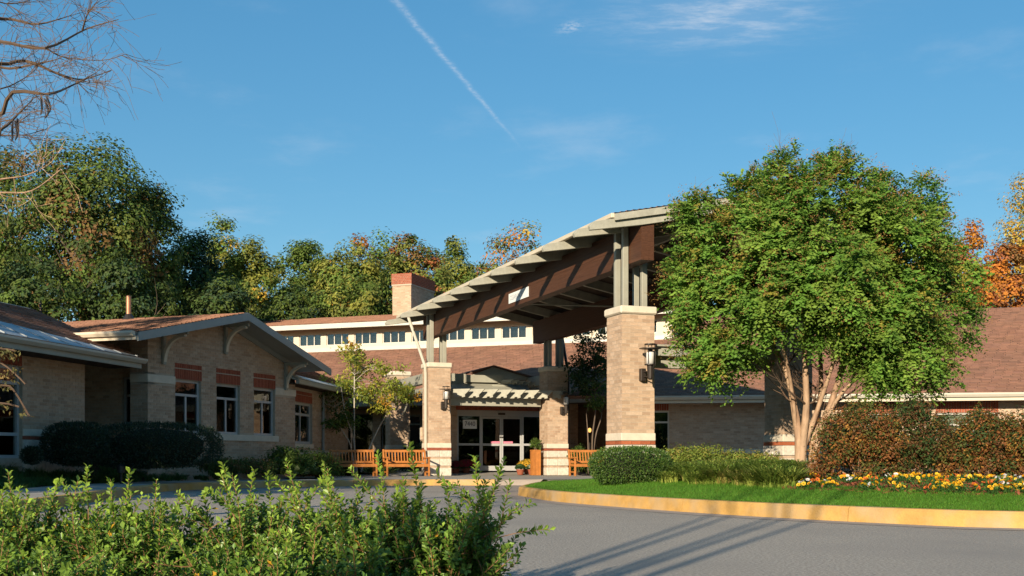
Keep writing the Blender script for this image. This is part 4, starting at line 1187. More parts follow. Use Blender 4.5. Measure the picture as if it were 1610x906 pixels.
def big_tree(px, top, width, D, pal, label, seed, bottom=505, dens=1.0, name='broadleaf_tree', L=0.205, lump=0.3, group='autumn trees behind the building', clump=1.0, nc=62):
    X, Y, zt = at(px, top, D); zb = max(at(px, bottom, D)[2] - 2.0, 2.0)
    rx = width / 2 / 1800 * D; rz = (zt - zb) / 2
    t = thing(name, label, 'tree', (X, Y, -0.03), 0, group)
    mb = MB(); rg = np.random.default_rng(seed + 500)
    r0 = 0.02 * zt + 0.05
    mb.tube([(0, 0, 0), (0.05, 0, zt * .25), (0.15, 0.1, zt * .5), (0.1, 0, zt * .78)], [r0, r0 * .8, r0 * .55, r0 * .2], 8)
    for k in range(9):
        a = rg.uniform(0, 2 * PI); z = zt * rg.uniform(.25, .68)
        branchy(mb, (0.08, 0, z), (math.cos(a), math.sin(a), 0.7), rx * rg.uniform(.6, 1.0), r0 * .3, 1, rg, 0.5, 4, 0.2)
    mb.build('trunk', M['bark_dark'], t, smooth=True)
    nclump = int(1.5 * nc * (rx * rz / 22) ** 0.6 * clump) + 20
    per = int((165 if top < 394 else 105) * dens)
    cr = 0.25 * (rx + rz) / 2
    lv, _ = crown(seed, max(rx - .55 * cr, .5 * rx), max(rx * .9 - .55 * cr, .5 * rx), max(rz - .5 * cr, .6 * rz), nclump, per, cr, L, L * .62, PAL[pal], lump)
    lv.build('crown', MLEAF, t, (0, 0, (zt + zb) / 2))
    return t
BG = [
    (140, 208, 250, 58, 'oak', 'tallest dark green oak with browning leaves, behind the left wing', 1.25),
    (8, 236, 190, 63, 'oak', 'tall browning oak at the left picture edge behind bare branches', 1.1),
    (-95, 250, 200, 66, 'oak', 'oak crown cut off by the left picture edge', .9),
    (228, 262, 130, 61, 'oak', 'browning oak leaning against the right side of the tallest oak', 1.1),
    (300, 337, 120, 66, 'dark', 'dark green tree right of the tallest oak', 1.2),
    (352, 336, 80, 71, 'yg', 'tall yellow-green tree peeking out above the dark green tree', .8),
    (393, 357, 88, 67, 'yg', 'sunlit yellow-green tree left of the gap in the treeline', .95),
    (442, 402, 80, 74, 'green', 'low green tree standing in the dip of the treeline', .9),
    (484, 366, 96, 70, 'green', 'green tree with yellowing top right of the dip', 1.0),
    (545, 350, 120, 69, 'greenorange', 'green tree with an orange branch, left of the chimney', 1.1),
    (607, 354, 120, 73, 'rust', 'reddish-brown autumn tree directly above the chimney', 1.0),
    (655, 366, 110, 67, 'rust', 'rusty olive tree just right of the chimney', 1.0),
    (716, 363, 92, 76, 'yg', 'pale yellow-green tree between the rusty trees and the canopy', .9),
    (765, 395, 66, 72, 'mix', 'short olive tree in front of the sparse orange tree', .7),
    (826, 336, 150, 78, 'sparse', 'thin orange-brown tree with sky showing through beside the canopy roof', .5),
    (960, 420, 140, 80, 'mix', 'olive tree seen beneath the canopy roof', .6),
    (1440, 420, 150, 70, 'orange', 'orange tree half hidden behind the large leafy tree', .9),
    (1524, 348, 96, 73, 'orange', 'narrow orange tree right of the large leafy tree', .85),
    (1585, 378, 140, 66, 'orange', 'bright orange-red tree above the right roof', 1.15),
    (1622, 262, 116, 75, 'yellow', 'tall golden-yellow tree at the right picture edge', .8),
    (1500, 430, 90, 64, 'yellow', 'yellow young tree low behind the large leafy tree', .7),
    (1700, 330, 180, 72, 'yg', 'yellow-green tree cut off by the right picture edge', .7),
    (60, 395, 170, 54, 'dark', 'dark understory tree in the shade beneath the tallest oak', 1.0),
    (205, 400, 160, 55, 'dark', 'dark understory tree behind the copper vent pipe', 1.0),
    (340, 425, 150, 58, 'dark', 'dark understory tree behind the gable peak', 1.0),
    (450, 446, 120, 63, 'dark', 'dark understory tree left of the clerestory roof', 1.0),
    (555, 425, 140, 63, 'green', 'green understory tree left of the chimney', .9),
    (700, 425, 110, 64, 'mix', 'olive understory tree right of the chimney', .9),
]
for i, (px, top, w, D, pal, lab, dens) in enumerate(BG):
    big_tree(px, top, w, D, pal, lab, 100 + i * 7, dens=dens, name='oak_tree' if pal == 'oak' else 'broadleaf_tree', nc=78 if pal == 'oak' else 60)

for i, ang in enumerate(np.linspace(182, 372, 27)):  # unseen ring of trees, added to darken what the glass reflects
    rg_ = np.random.default_rng(700 + i); R_ = 64 + rg_.uniform(-4, 4)
    t = thing('broadleaf_tree', 'unseen tree added behind the viewer for the glass to reflect', 'tree', (R_ * math.cos(rad(ang)) * 1.2, R_ * math.sin(rad(ang)), -.03), i * 1.3, 'unseen trees added behind the viewer for reflections')
    if i == 0:
        MB().tube([(0, 0, 0), (.1, 0, 3), (0, .1, 7)], [.25, .18, .06], 8).build('trunk', M['bark_dark'], t, smooth=True)
        lv, _ = crown(701, 5.2, 4.5, 3.9, 60, 110, 1.3, .5, .32, PAL['green'], .3)
        lv.build('crown', MLEAF, t, (0, 0, 4.6)); tree0 = t
    else:
        for ch in tree0.children:
            c = ch.copy(); COL.objects.link(c); c.parent = t
        t.scale = (1.15, 1.15, 1 + .28 * math.sin(i * 2.7))

# leafy trees standing left of the frame: they shade the left wing, the bed and the kerb
for i, (x, y, h, rx, lab) in enumerate([(-13.0, 13.5, 8.0, 3.2, 'leafy green shade tree standing left of the drive, nearest the wing'), (-19.5, 11.0, 14.0, 5.0, 'tall leafy shade tree standing farthest left of the drive')]):
    t = thing('shade_tree', lab, 'tree', (x, y, 0), 0, 'shade trees left of the drive')
    MB().tube([(0, 0, 0), (0.1, 0, h * .4), (0, 0.1, h * .8)], [.2, .15, .05], 8).build('trunk', M['bark_dark'], t, smooth=True)
    lv, _ = crown(900 + i, rx, rx, h * .36, 60, 100, 0.95, 0.32, 0.2, PAL['green'], 0.25)
    lv.build('crown', MLEAF, t, (0, 0, h * .62))

# ================================================================ LARGE MULTI-STEMMED TREE ON THE ISLAND
def crape():
    BX, BY = 6.08, 24.0
    BZ = float(isle_z(np.array(BX), np.array(BY))) - 0.05
    t = thing('crape_myrtle', 'large leafy multi-stemmed tree with smooth pale trunks on the planted island', 'tree', (BX, BY, BZ))
    rg = np.random.default_rng(5)
    stems = [
        [(-0.10, 0, 0), (-0.06, 0, .62), (-0.16, .05, 1.5), (-0.35, .1, 2.3), (-1.0, .15, 3.5), (-1.7, .2, 4.6)],
        [(-0.02, -.02, 0), (0.0, -.03, .62), (0.06, -.12, 1.5), (0.0, -.25, 2.6), (0.1, -.2, 4.0), (0.0, -.1, 5.8)],
        [(0.28, .08, 0), (0.34, .08, .75), (0.62, .1, 1.5), (0.95, .15, 2.4), (1.5, .2, 3.6), (2.1, .1, 4.6)],
        [(0.22, .14, 0), (0.30, .2, .8), (0.50, .4, 1.8), (0.60, .8, 3.0), (0.8, 1.2, 4.6)],
        [(0.03, .05, .6), (0.25, .0, 1.2), (0.48, -.3, 2.1), (0.7, -.8, 3.2), (0.8, -1.2, 4.4)],
        [(-0.10, .05, .9), (-0.32, -.3, 2.0), (-0.7, -.9, 3.0), (-1.1, -1.3, 4.2)],
        [(0.36, .0, .9), (0.78, -.2, 1.75), (1.5, -.5, 2.4), (2.3, -.6, 2.9)],
    ]
    rs = [.105, .10, .10, .09, .065, .05, .05]
    for st, r in zip(stems, rs):
        mb = MB()
        pts = smooth3(st, 4); n = len(pts)
        mb.tube(pts, [r * (1 - .8 * (i / (n - 1)) ** 1.1) * (1 + .06 * math.sin(i * 2.1)) for i in range(n)], 9)
        mb.build('stem', M['bark_pale'], t, smooth=True)
    mb = MB()
    for st in stems:
        for q in range(7):
            i = rg.integers(2, len(st)); p = Vector(st[i])
            a = rg.uniform(0, 2 * PI)
            branchy(mb, p, (math.cos(a), math.sin(a), .45), rg.uniform(.7, 1.2), .026, 2, rg, 0.6, 4, .15)
    mb.build('branches', M['bark_twig'], t)
    # sprays of paired leaves on an uneven dome of lobes
    cx, cz = 0.42, 4.30
    lobes = [(-1.5, -.3, 3.6, 1.15, 1.1), (-1.9, .1, 2.85, .7, .65), (-0.9, -.8, 4.6, 1.15, 1.05), (-1.15, -.2, 5.0, .85, .8), (-1.75, -.3, 4.75, .8, .8), (-1.0, -.3, 5.45, .7, .65), (-1.9, -.3, 5.15, .55, .5), (-0.3, -.5, 5.65, 1.0, .85), (0.6, -1.1, 4.2, 1.5, 1.2), (1.0, -.2, 5.75, 1.05, .85), (2.0, -.4, 5.0, 1.1, 1.0),
             (2.5, -.3, 4.2, .95, 1.1), (2.5, .1, 3.2, .9, .85), (1.6, -.9, 3.15, 1.05, .8), (0.2, -1.2, 3.75, .95, .7), (-0.75, -1.1, 3.65, .95, .7), (-1.75, -.7, 2.45, .5, .45), (1.25, -1.0, 2.8, .8, .55), (0.25, -1.3, 3.3, .6, .45), (0.6, 1.2, 4.6, 1.5, 1.15), (2.2, -.6, 2.55, .75, .55), (0, -1.0, 4.9, 1.1, .95), (1.2, -1.2, 4.8, 1.0, .85)]
    P, Dr, Nn, L, W, T = [], [], [], [], [], []
    seeds = []
    for (lx, ly, lz, lr, lh) in lobes:
        ns = int(92 * lr * lr + 26)
        # each lobe carries tufts; sprays radiate from every tuft, leaving dark hollows between them
        nt_ = int(11 * lr * lr) + 5
        td_ = sph(rg, nt_); tc_ = np.array([lx, ly, lz]) + td_ * rg.uniform(.62, .95, (nt_, 1)) * np.array([lr, lr, lh])
        pick_ = rg.integers(0, nt_, ns); sd_ = unit(sph(rg, ns) + td_[pick_] * .7)
        C = tc_[pick_] + sd_ * rg.uniform(.12, .34, (ns, 1))
        d = unit(sd_ + td_[pick_] * .4)
        tone = rg.uniform(.8, 1.2, nt_)[pick_]
        cen = np.array([cx, 0, cz - .8])
        for c, dd, tn in zip(C, d, tone):
            out = unit(dd * 0.8 + unit(c - cen) * 0.6)
            colr = (np.array([0.120, 0.235, 0.034]) if rg.random() < .55 else np.array([0.175, 0.27, 0.042])) * rg.uniform(.85, 1.2) * tn
            if rg.random() < .045: colr = np.array([0.27, 0.24, 0.04])
            for tw in range(rg.integers(5, 8)):
                td = unit(out + rg.normal(size=3) * .55 + np.array([0, 0, .12]))
                ln = rg.uniform(.28, .55); m = int(ln / .034)
                s = (np.arange(m) + .5) / m
                droop = np.array([0, 0, -1.0])[None] * (s ** 2)[:, None] * ln * .35
                pos = c + td[None] * (s * ln)[:, None] + droop + rg.normal(size=(m, 3)) * .008
                side = unit(np.cross(td, np.array([0, 0, 1]) + rg.normal(size=3) * .25))
                sg = np.where(np.arange(m) % 2 == 0, 1, -1)[:, None]
                ld = unit(td[None] * .55 + side[None] * sg + rg.normal(size=(m, 3)) * .22 + np.array([0, 0, -.12]))
                nn = unit(np.array([0, 0, .5])[None] + out[None] * 1.1 + rg.normal(size=(m, 3)) * .38)
                P.append(pos); Dr.append(ld); Nn.append(nn)
                L.append(rg.uniform(.055, .125, m)); W.append(rg.uniform(.032, .062, m))
                tt = np.repeat(colr[None], m, 0) * rg.uniform(.82, 1.2, (m, 1)); T.append(tt)
                if rg.random() < .2 and out[2] > -.25:
                    seeds.append((c + td * ln * .85 + np.array([0, 0, -.3 * ln]), td))
    lv = Leaves(); lv.add(*leaf_quads(np.concatenate(P), np.concatenate(Dr), np.concatenate(Nn), np.concatenate(L), np.concatenate(W), np.clip(np.concatenate(T), .004, 1)))
    lv.build('crown', MLEAF, t)
    P, Dr, T = [], [], []
    for p, d in seeds:
        m = 16
        s = rg.random(m)
        pos = p + d[None] * (s * .2)[:, None] + rg.normal(size=(m, 3)) * .035
        P.append(pos); Dr.append(unit(d[None] + rg.normal(size=(m, 3)))); T.append(np.array([.36, .20, .07])[None] * rg.uniform(.7, 1.25, (m, 1)))
    P = np.concatenate(P); sd = Leaves(); sd.add(*leaf_quads(P, np.concatenate(Dr), sph(rg, len(P)), .028, .022, np.concatenate(T)))
    o = sd.build('seed_heads', MLEAF, t); o['kind'] = 'stuff'
def smooth3(pts, n=4):
    P = [Vector(p) for p in pts]; out = []
    for i in range(len(P) - 1):
        a, b, c, d = P[max(i - 1, 0)], P[i], P[i + 1], P[min(i + 2, len(P) - 1)]
        for k in range(n):
            t = k / n
            out.append(0.5 * ((2 * b) + (c - a) * t + (2 * a - 5 * b + 4 * c - d) * t * t + (3 * b - a - 3 * c + d) * t ** 3))
    out.append(P[-1]); return out
crape()

# ================================================================ FOREGROUND SHRUBS
def sprig_shrub(x, y, rx, ry, hmax, seed, label, nshoot=150, fan=0.55):
    rg = np.random.default_rng(seed)
    t = thing('evergreen_shrub', label, 'shrub', (x, y, 0.0), 0, 'small-leaved shrubs in the foreground')
    mb = MB(); P, Dr, Nn, T, SZ = [], [], [], [], []
    def shoot(p0, d0, ln, r, young, depth):
        n = 5; pts = [Vector(p0)]; d = Vector(d0).normalized()
        for k in range(n):
            d = (d + Vector(rg.normal(size=3)) * .10 + Vector((0, 0, .06))).normalized(); pts.append(pts[-1] + d * ln / n)
        mb.tube(pts, [r * (1 - .6 * i / n) for i in range(n + 1)], 3, tint=(1, 1, 1), cap=False)
        a = np.array([tuple(q) for q in pts])
        start = .18 if depth else .3
        m = max(5, int(ln * (1 - start) / .0056))
        s = start + (1 - start) * (np.arange(m) + rg.random(m)) / m
        f = np.minimum((s * n).astype(int), n - 1); fr = s * n - f
        pos = a[f] + (a[f + 1] - a[f]) * fr[:, None]
        ax = unit(a[f + 1] - a[f])
        ang = np.arange(m) * 2.4 + rg.uniform(0, 6.28)
        ref = unit(np.cross(ax, np.array([.3, .9, .1]))); ref2 = np.cross(ax, ref)
        rd = ref * np.cos(ang)[:, None] + ref2 * np.sin(ang)[:, None]
        ld = unit(rd + ax * rg.uniform(.35, .95, (m, 1)) + np.array([0, 0, .15]))
        P.append(pos + rd * .002); Dr.append(ld); Nn.append(unit(ax + rd * .2 + np.array([0, 0, .3]) + rg.normal(size=(m, 3)) * .3))
        hgt = pos[:, 2]
        base = np.array([.080, .165, .026])[None]; tip = np.array([.25, .36, .045])[None]
        w = np.clip(young * (s ** 1.5) * .9 + np.clip((hgt - hmax * .62) / (hmax * .4), 0, 1) * .3, 0, 1)[:, None]
        T.append((base * (1 - w) + tip * w) * rg.uniform(.65, 1.35, (m, 1)))
        SZ.append(rg.uniform(.55, 1.35, m))
        if depth > 0:
            for q in range(rg.integers(3, 6)):
                i = rg.integers(0, n - 1)
                sd = (d * .5 + Vector(rg.normal(size=3)) * .65 + Vector((0, 0, .15)))
                shoot(pts[i], sd, ln * rg.uniform(.28, .5), r * .6, young, depth - 1)
    for k in range(nshoot):
        a = rg.uniform(0, 2 * PI); q = math.sqrt(rg.random())
        ox, oy = math.cos(a) * q, math.sin(a) * q
        base = (ox * rx * .6, oy * ry * .6, rg.uniform(0.0, .12))
        tilt = Vector((ox * fan * rx / .5, oy * fan * .8, 1.0)); tilt = tilt + Vector(rg.normal(size=3)) * .24
        dome = math.sqrt(max(0.0, 1 - q * q * .72))
        ht = hmax * dome * rg.uniform(.42, .72)
        long_ = rg.random() < .075
        if long_: ht = hmax * rg.uniform(.76, 1.0) * (1 - .25 * q * q)
        shoot(base, tilt, max(.2, ht) * tilt.normalized().length / max(tilt.normalized().z, .5), .0042, 1.0 if long_ else rg.uniform(.1, .7), 1)
    mb.build('stems', M['stem_red'], t)
    P = np.concatenate(P); SZ = np.concatenate(SZ); T = np.concatenate(T)
    keep = P[:, 2] > 0.02
    yl = rg.random(len(P)) < .006
    T[yl] = np.array([.5, .28, .02])
    lv = Leaves(); lv.add(*leaf_quads(P[keep], np.concatenate(Dr)[keep], np.concatenate(Nn)[keep], (.030 * SZ)[keep], (.019 * SZ)[keep], np.clip(T[keep], .004, 1), .15, .58))
    lv.build('foliage', MGLOSS, t)
M['stem_red'] = surf('reddish stems', (0.20, 0.10, 0.045), 0.7, 0.25, 20)
sprig_shrub(-2.50, 5.60, .42, .5, .65, 61, 'small-leaved green shrub cut off by the bottom left corner', 200)
sprig_shrub(-1.80, 5.45, .36, .5, .64, 62, 'small-leaved green shrub second from the left in the foreground', 190)
sprig_shrub(-1.20, 5.50, .30, .42, .69, 63, 'small-leaved shrub with long yellow-green shoots in front of the benches', 150)
sprig_shrub(-0.41, 5.45, .48, .5, .72, 64, 'small-leaved shrub with long shoots in front of the entrance', 230)
sprig_shrub(-0.82, 5.6, .32, .42, .62, 67, 'small-leaved shrub standing in the gap left of the shrub before the entrance', 150)
sprig_shrub(-2.1, 4.75, .6, .35, .46, 65, 'low small-leaved shrub nearest the viewer at the bottom left', 150)
sprig_shrub(-0.95, 4.8, .55, .35, .44, 66, 'low small-leaved shrub nearest the viewer at the bottom centre', 150)
# ================================================================ CLIPPED HEDGES AND BUSHES
def clipped(x, y, z, rx, ry, h, label, seed, pal, n, L=.05, W=.025, name='clipped_bush', cat='bush', rough_=.06, power=2.6, rz=0, group=None, mat=None):
    rg = np.random.default_rng(seed)
    t = thing(name, label, cat, (x, y, z), rz, group)
    d = sph(rg, n)
    q = (np.abs(d[:, 0]) ** power + np.abs(d[:, 1]) ** power + np.abs(d[:, 2]) ** power) ** (-1 / power)
    lob = sph(rg, 14); am = rg.uniform(-rough_, rough_, 14)
    f = 1 + (np.maximum(d @ lob.T, 0) ** 6 @ am)
    r = q * f * rg.uniform(.82, 1.03, n)
    P = d * r[:, None] * np.array([rx, ry, h / 2]) + np.array([0, 0, h / 2])
    P = P + rg.normal(size=(n, 3)) * .012
    out = unit(d / np.array([rx, ry, h / 2]))
    ld = unit(out + rg.normal(size=(n, 3)) * .55 + np.array([0, 0, .25])); nn = unit(out + np.array([0, 0, .5]) + rg.normal(size=(n, 3)) * .6)
    T = pick(rg, pal, n) * rg.uniform(.75, 1.25, (n, 1))
    sz = rg.uniform(.7, 1.3, n)
    lv = Leaves(); lv.add(*leaf_quads(P, ld, nn, L * sz, W * sz, T))
    lv.build('foliage', mat or MGLOSS, t)
    mb = MB()
    for k in range(26):
        a = rg.uniform(0, 2 * PI); s = rg.uniform(.3, .8)
        mb.tube([(rg.normal() * .06, rg.normal() * .06, 0), (math.cos(a) * rx * s * .5, math.sin(a) * ry * s * .5, h * .4), (math.cos(a) * rx * s, math.sin(a) * ry * s, h * .8)], [.016, .010, .004], 4)
    mb.build('stems', M['bark_twig'], t)
    core = MB()      # near-black solid core filling the shrub behind its leaves
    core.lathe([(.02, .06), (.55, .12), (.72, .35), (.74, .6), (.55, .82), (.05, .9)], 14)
    o = core.build('inner_core', M['core'], t, smooth=True); o.scale = (rx, ry, h)
    return t
M['core'] = surf('near-black shrub core', (0.020, 0.022, 0.010), .95, .4, 14, .8, 20)
BOX = [((.065, .13, .022), 5), ((.10, .17, .03), 3), ((.045, .09, .02), 3), ((.15, .20, .04), 1)]
YEW = [((.030, .052, .022), 5), ((.045, .072, .028), 3), ((.018, .034, .016), 3)]
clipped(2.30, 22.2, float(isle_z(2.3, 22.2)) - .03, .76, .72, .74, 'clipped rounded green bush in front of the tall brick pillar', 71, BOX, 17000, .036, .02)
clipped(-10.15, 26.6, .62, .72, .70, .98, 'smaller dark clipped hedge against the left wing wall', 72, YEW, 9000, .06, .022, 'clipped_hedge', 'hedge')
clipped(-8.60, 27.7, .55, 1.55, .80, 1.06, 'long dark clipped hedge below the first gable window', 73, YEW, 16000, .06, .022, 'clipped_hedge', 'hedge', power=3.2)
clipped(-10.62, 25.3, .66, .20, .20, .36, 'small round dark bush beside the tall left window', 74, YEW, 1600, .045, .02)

def loose_shrub(x, y, z, rx, ry, h, label, seed, pal, nclump, per, L, W, name='leafy_shrub', cat='shrub', group=None, stems=True, bark='bark_twig', cr=.22, mat=None, bareb=.15, nst=9):
    rg = np.random.default_rng(seed)
    t = thing(name, label, cat, (x, y, z), 0, group)
    d = sph(rg, nclump); d[:, 2] = np.abs(d[:, 2]) * 1.1 - .25
    r = np.where(rg.random(nclump) < .7, rg.uniform(.7, 1.0, nclump), rg.uniform(.2, .7, nclump))
    C = d * r[:, None] * np.array([rx, ry, h * (1 - bareb) / 1.1]) + np.array([0, 0, h * bareb + h * .2])
    idx = np.repeat(np.arange(nclump), per); n = len(idx)
    ld = sph(rg, n); P = C[idx] + ld * (rg.random(n) ** .5 * cr)[:, None]
    P[:, 2] = np.maximum(P[:, 2], .02)
    out = unit(ld + np.array([0, 0, .6]) + rg.normal(size=(n, 3)) * .4)
    dirs = unit(np.cross(out, rg.normal(size=(n, 3))) + np.array([0, 0, .1]))
    hh = np.clip(P[:, 2] / h, 0, 1)
    T = pick(rg, pal, nclump)[idx] * rg.uniform(.75, 1.25, (n, 1))
    k = rg.random(n) < .3; T[k] = pick(rg, pal, int(k.sum()))
    sz = rg.uniform(.7, 1.3, n)
    lv = Leaves(); lv.add(*leaf_quads(P, dirs, out, L * sz, W * sz, T)); lv.build('foliage', mat or MLEAF, t)
    if stems:
        mb = MB()
        for q in range(nst):
            c = C[rg.integers(nclump)]
            pts = smooth3([(rg.normal() * .05, rg.normal() * .04, -.05), (c[0] * .35, c[1] * .35, c[2] * .45), tuple(c)], 3)
            mb.tube(pts, [.022 * (1 - .7 * i / (len(pts) - 1)) for i in range(len(pts))], 5)
        mb.build('stems', M[bark], t)
    return t
RED = [((.27, .105, .035), 4), ((.19, .085, .032), 3.5), ((.10, .11, .028), 4), ((.055, .09, .026), 3), ((.36, .18, .04), 2), ((.13, .13, .03), 2)]
REDG = [((.045, .085, .024), 4), ((.07, .10, .026), 3), ((.16, .075, .03), 3), ((.12, .07, .028), 2), ((.2, .12, .03), 1)]
for i, (px, D, rx, h, pal, lab) in enumerate([
        (1347, 18.4, .78, 1.30, RED, 'russet shrub nearest the multi-stemmed tree, above the flower bed'),
        (1440, 18.9, .80, 1.36, REDG, 'green and russet shrub in the middle of the flower bed'),
        (1552, 18.2, .82, 1.12, RED, 'russet shrub with arching bare stems above the pansies'),
        (1650, 18.0, .85, 1.28, RED, 'russet shrub cut off by the right picture edge')]):
    X = (px - 805) / 1800 * D
    loose_shrub(X, D, float(isle_z(np.array(X), np.array(D))) - .03, rx, .75, h, lab, 80 + i, pal, 250, 64, .050, .028, 'russet_shrub', 'shrub', 'russet shrubs behind the flower bed', bark='bark_pale', cr=.17, bareb=.10, nst=16)
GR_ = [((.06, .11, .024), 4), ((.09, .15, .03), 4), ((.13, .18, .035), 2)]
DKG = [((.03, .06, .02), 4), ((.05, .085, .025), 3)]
for i, (px, D, zz, rx, h, lab, pal, LL) in enumerate([
        (452, 34.6, .30, .85, .85, 'green shrub at the foot of the gable corner', GR_, .09),
        (500, 36.6, .22, .75, .80, 'green shrub left of the first bench', GR_, .08),
        (392, 32.2, .38, .85, .34, 'low spreading green shrub beneath the second gable window', [((.10, .13, .03), 3), ((.07, .11, .025), 4), ((.17, .10, .04), 1)], .07),
        (345, 30.6, .42, .6, .30, 'low spreading green shrub at the end of the long dark hedge', [((.10, .13, .03), 3), ((.07, .11, .025), 4), ((.17, .10, .04), 1)], .07),
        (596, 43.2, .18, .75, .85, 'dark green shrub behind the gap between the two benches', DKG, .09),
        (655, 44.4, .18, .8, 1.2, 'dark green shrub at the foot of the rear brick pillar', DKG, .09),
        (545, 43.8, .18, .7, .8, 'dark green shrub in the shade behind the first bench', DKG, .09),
        (905, 42.6, .18, .75, 1.15, 'green shrub behind the right-hand bench', GR_, .08),
        (945, 42.2, .2, .7, 1.0, 'green shrub between the right-hand bench and the tall pillar', GR_, .08),
        (1202, 32.5, .3, .32, .62, 'small green sapling left of the pillar behind the big tree', GR_, .09)]):
    X = (px - 805) / 1800 * D
    loose_shrub(X, D, zz, rx, .7, h, lab, 120 + i, pal, 70, 40, LL, LL * .5, cr=.2)
YG_ = [((.22, .27, .05), 4), ((.15, .21, .04), 4), ((.34, .28, .07), 1.2)]
for i, (px, D, rx, h, lab) in enumerate([(1078, 25.2, .75, .62, 'low yellow-green spreading shrub right of the clipped bush'), (1128, 26.0, .9, .60, 'low yellow-green spreading shrub below the shaded brick wall'), (1185, 25.4, .75, .48, 'low yellow-green spreading shrub left of the pale tree trunks')]):
    X = (px - 805) / 1800 * D
    loose_shrub(X, D, .40, rx, .7, h, lab, 160 + i, YG_, 90, 46, .07, .032, cr=.18)
def hosta(x, y, z, label, seed):
    rg = np.random.default_rng(seed); t = thing('hosta', label, 'plant', (x, y, z), 0, 'hostas by the benches')
    n = 46; a = rg.uniform(0, 2 * PI, n); ph = rg.uniform(.25, 1.1, n)
    D = np.stack([np.cos(a) * np.cos(ph), np.sin(a) * np.cos(ph), np.sin(ph)], -1); P = D * rg.uniform(.08, .2, (n, 1)) + np.array([0, 0, .05])
    T = np.where(rg.random((n, 1)) < .35, np.array([[.30, .36, .16]]), np.array([[.10, .17, .04]])) * rg.uniform(.8, 1.2, (n, 1))
    lv = Leaves(); lv.add(*leaf_quads(P, D + np.array([0, 0, -.2]), np.array([0, 0, 1.0]) + .3 * rg.normal(size=(n, 3)), rg.uniform(.2, .32, n), rg.uniform(.11, .16, n), T, .1)); lv.build('leaves', MGLOSS, t)
for i, (px, D) in enumerate([(486, 35.6), (512, 37.6), (468, 34.2), (612, 41.6), (580, 41.2)]):
    hosta((px - 805) / 1800 * D, D, .22 if px < 540 else .17, ['variegated hosta next to the first bench', 'variegated hosta touching the left leg of the first bench', 'variegated hosta in front of the gable-corner shrub', 'hosta behind the second bench', 'hosta behind the first bench'][i], 140 + i)

# ================================================================ SMALL TREES BY THE ENTRANCE
def small_tree(px, D, base_z, stems, clusters, label, name, bark, pal, seed, leafL, per=60, cr=.34, rs=.035):
    X, Y, _ = at(px, 700, D)
    t = thing(name, label, 'tree', (X, Y, base_z)); rg = np.random.default_rng(seed)
    def loc(p, dy=0.0):
        x, y, z = at(p[0], p[1], D); return Vector((x - X, dy, z - base_z))
    tips = []
    for st in stems:
        pts = [loc(p, k * .12 * rg.normal()) for k, p in enumerate(st)]; pts[0].z = 0.0 if st[0][1] > 725 else pts[0].z
        pts = smooth3(pts, 4); n = len(pts); mb = MB()
        mb.tube(pts, [rs * (1 - .7 * i / (n - 1)) for i in range(n)], 7)
        mb.build('stem', M[bark], t, smooth=True); tips += pts
    mb = MB(); P, Dr, Nn, T = [], [], [], []
    for (cx, cy, w, h, pw) in clusters:
        m = int(w * h / 130) + 4
        for k in range(m):
            c = loc((cx + rg.normal() * w * .25, cy + rg.normal() * h * .25), rg.normal() * .55)
            src = min(tips, key=lambda q: (q - c).length + max(0, q.z - c.z))
            midp = src.lerp(c, .5) + Vector((0, 0, .08)); mb.tube([src, midp, c], [.012, .008, .004], 4)
            dvec = np.array((c - src).normalized())
            n = per
            q = rg.normal(size=(n, 3)) * cr * .42 * np.array([1, 1, .7]) + np.array(c)
            colr = pick(rg, pw, 1)[0]
            P.append(q); Dr.append(unit(dvec[None] * .5 + rg.normal(size=(n, 3)) * .7 + np.array([0, 0, -.2]))); Nn.append(unit(np.array([0, -.3, 1.0])[None] + rg.normal(size=(n, 3)) * .6)); T.append(colr[None] * rg.uniform(.7, 1.3, (n, 1)))
    mb.build('twigs', M[bark], t)
    P = np.concatenate(P); n = len(P)
    lv = Leaves(); lv.add(*leaf_quads(P, np.concatenate(Dr), np.concatenate(Nn), leafL * rg.uniform(.7, 1.3, n), leafL * .45 * rg.uniform(.8, 1.2, n), np.clip(np.concatenate(T), .004, 1)))
    lv.build('crown', MLEAF, t)
    return t
Yl = [((.36, .34, .045), 3), ((.24, .28, .04), 5), ((.44, .24, .03), 1), ((.15, .2, .035), 3)]
Gn = [((.09, .15, .03), 5), ((.16, .2, .035), 2), ((.05, .1, .025), 2)]
small_tree(566, 41.9, .18,
    [[(562, 747), (558, 705), (560, 640), (559, 590), (553, 555)], [(566, 747), (578, 712), (598, 668), (618, 638), (640, 615)], [(558, 747), (550, 700), (536, 672), (527, 640), (515, 615)], [(560, 747), (554, 690), (545, 650), (540, 610)]],
    [(512, 628, 42, 36, Gn), (540, 606, 54, 32, Yl), (566, 578, 48, 34, Yl), (552, 556, 30, 20, Yl), (585, 615, 44, 30, Yl), (622, 612, 46, 34, Yl), (605, 640, 40, 16, Yl), (640, 622, 28, 24, Yl), (500, 640, 22, 18, Gn), (610, 580, 40, 12, Yl), (545, 655, 30, 40, Gn), (525, 665, 24, 20, Gn)],
    'slender white-stemmed young tree with yellowing leaves behind the benches', 'young_tree', 'bark_white', None, 201, .14, 46)
small_tree(930, 41.6, .18,
    [[(932, 747), (931, 690), (936, 640), (934, 590), (930, 545)], [(931, 747), (936, 690), (946, 655), (950, 620)], [(925, 747), (924, 690), (922, 650)]],
    [(930, 545, 46, 44, DKG + GR_[:1]), (915, 575, 36, 34, DKG), (945, 575, 36, 40, DKG), (925, 605, 40, 30, DKG), (945, 610, 30, 30, GR_), (940, 640, 24, 20, GR_), (912, 600, 26, 30, DKG)],
    'slim dark green tree in front of the shaded porch right of the doors', 'young_tree', 'bark_dark', None, 202, .14, 44)

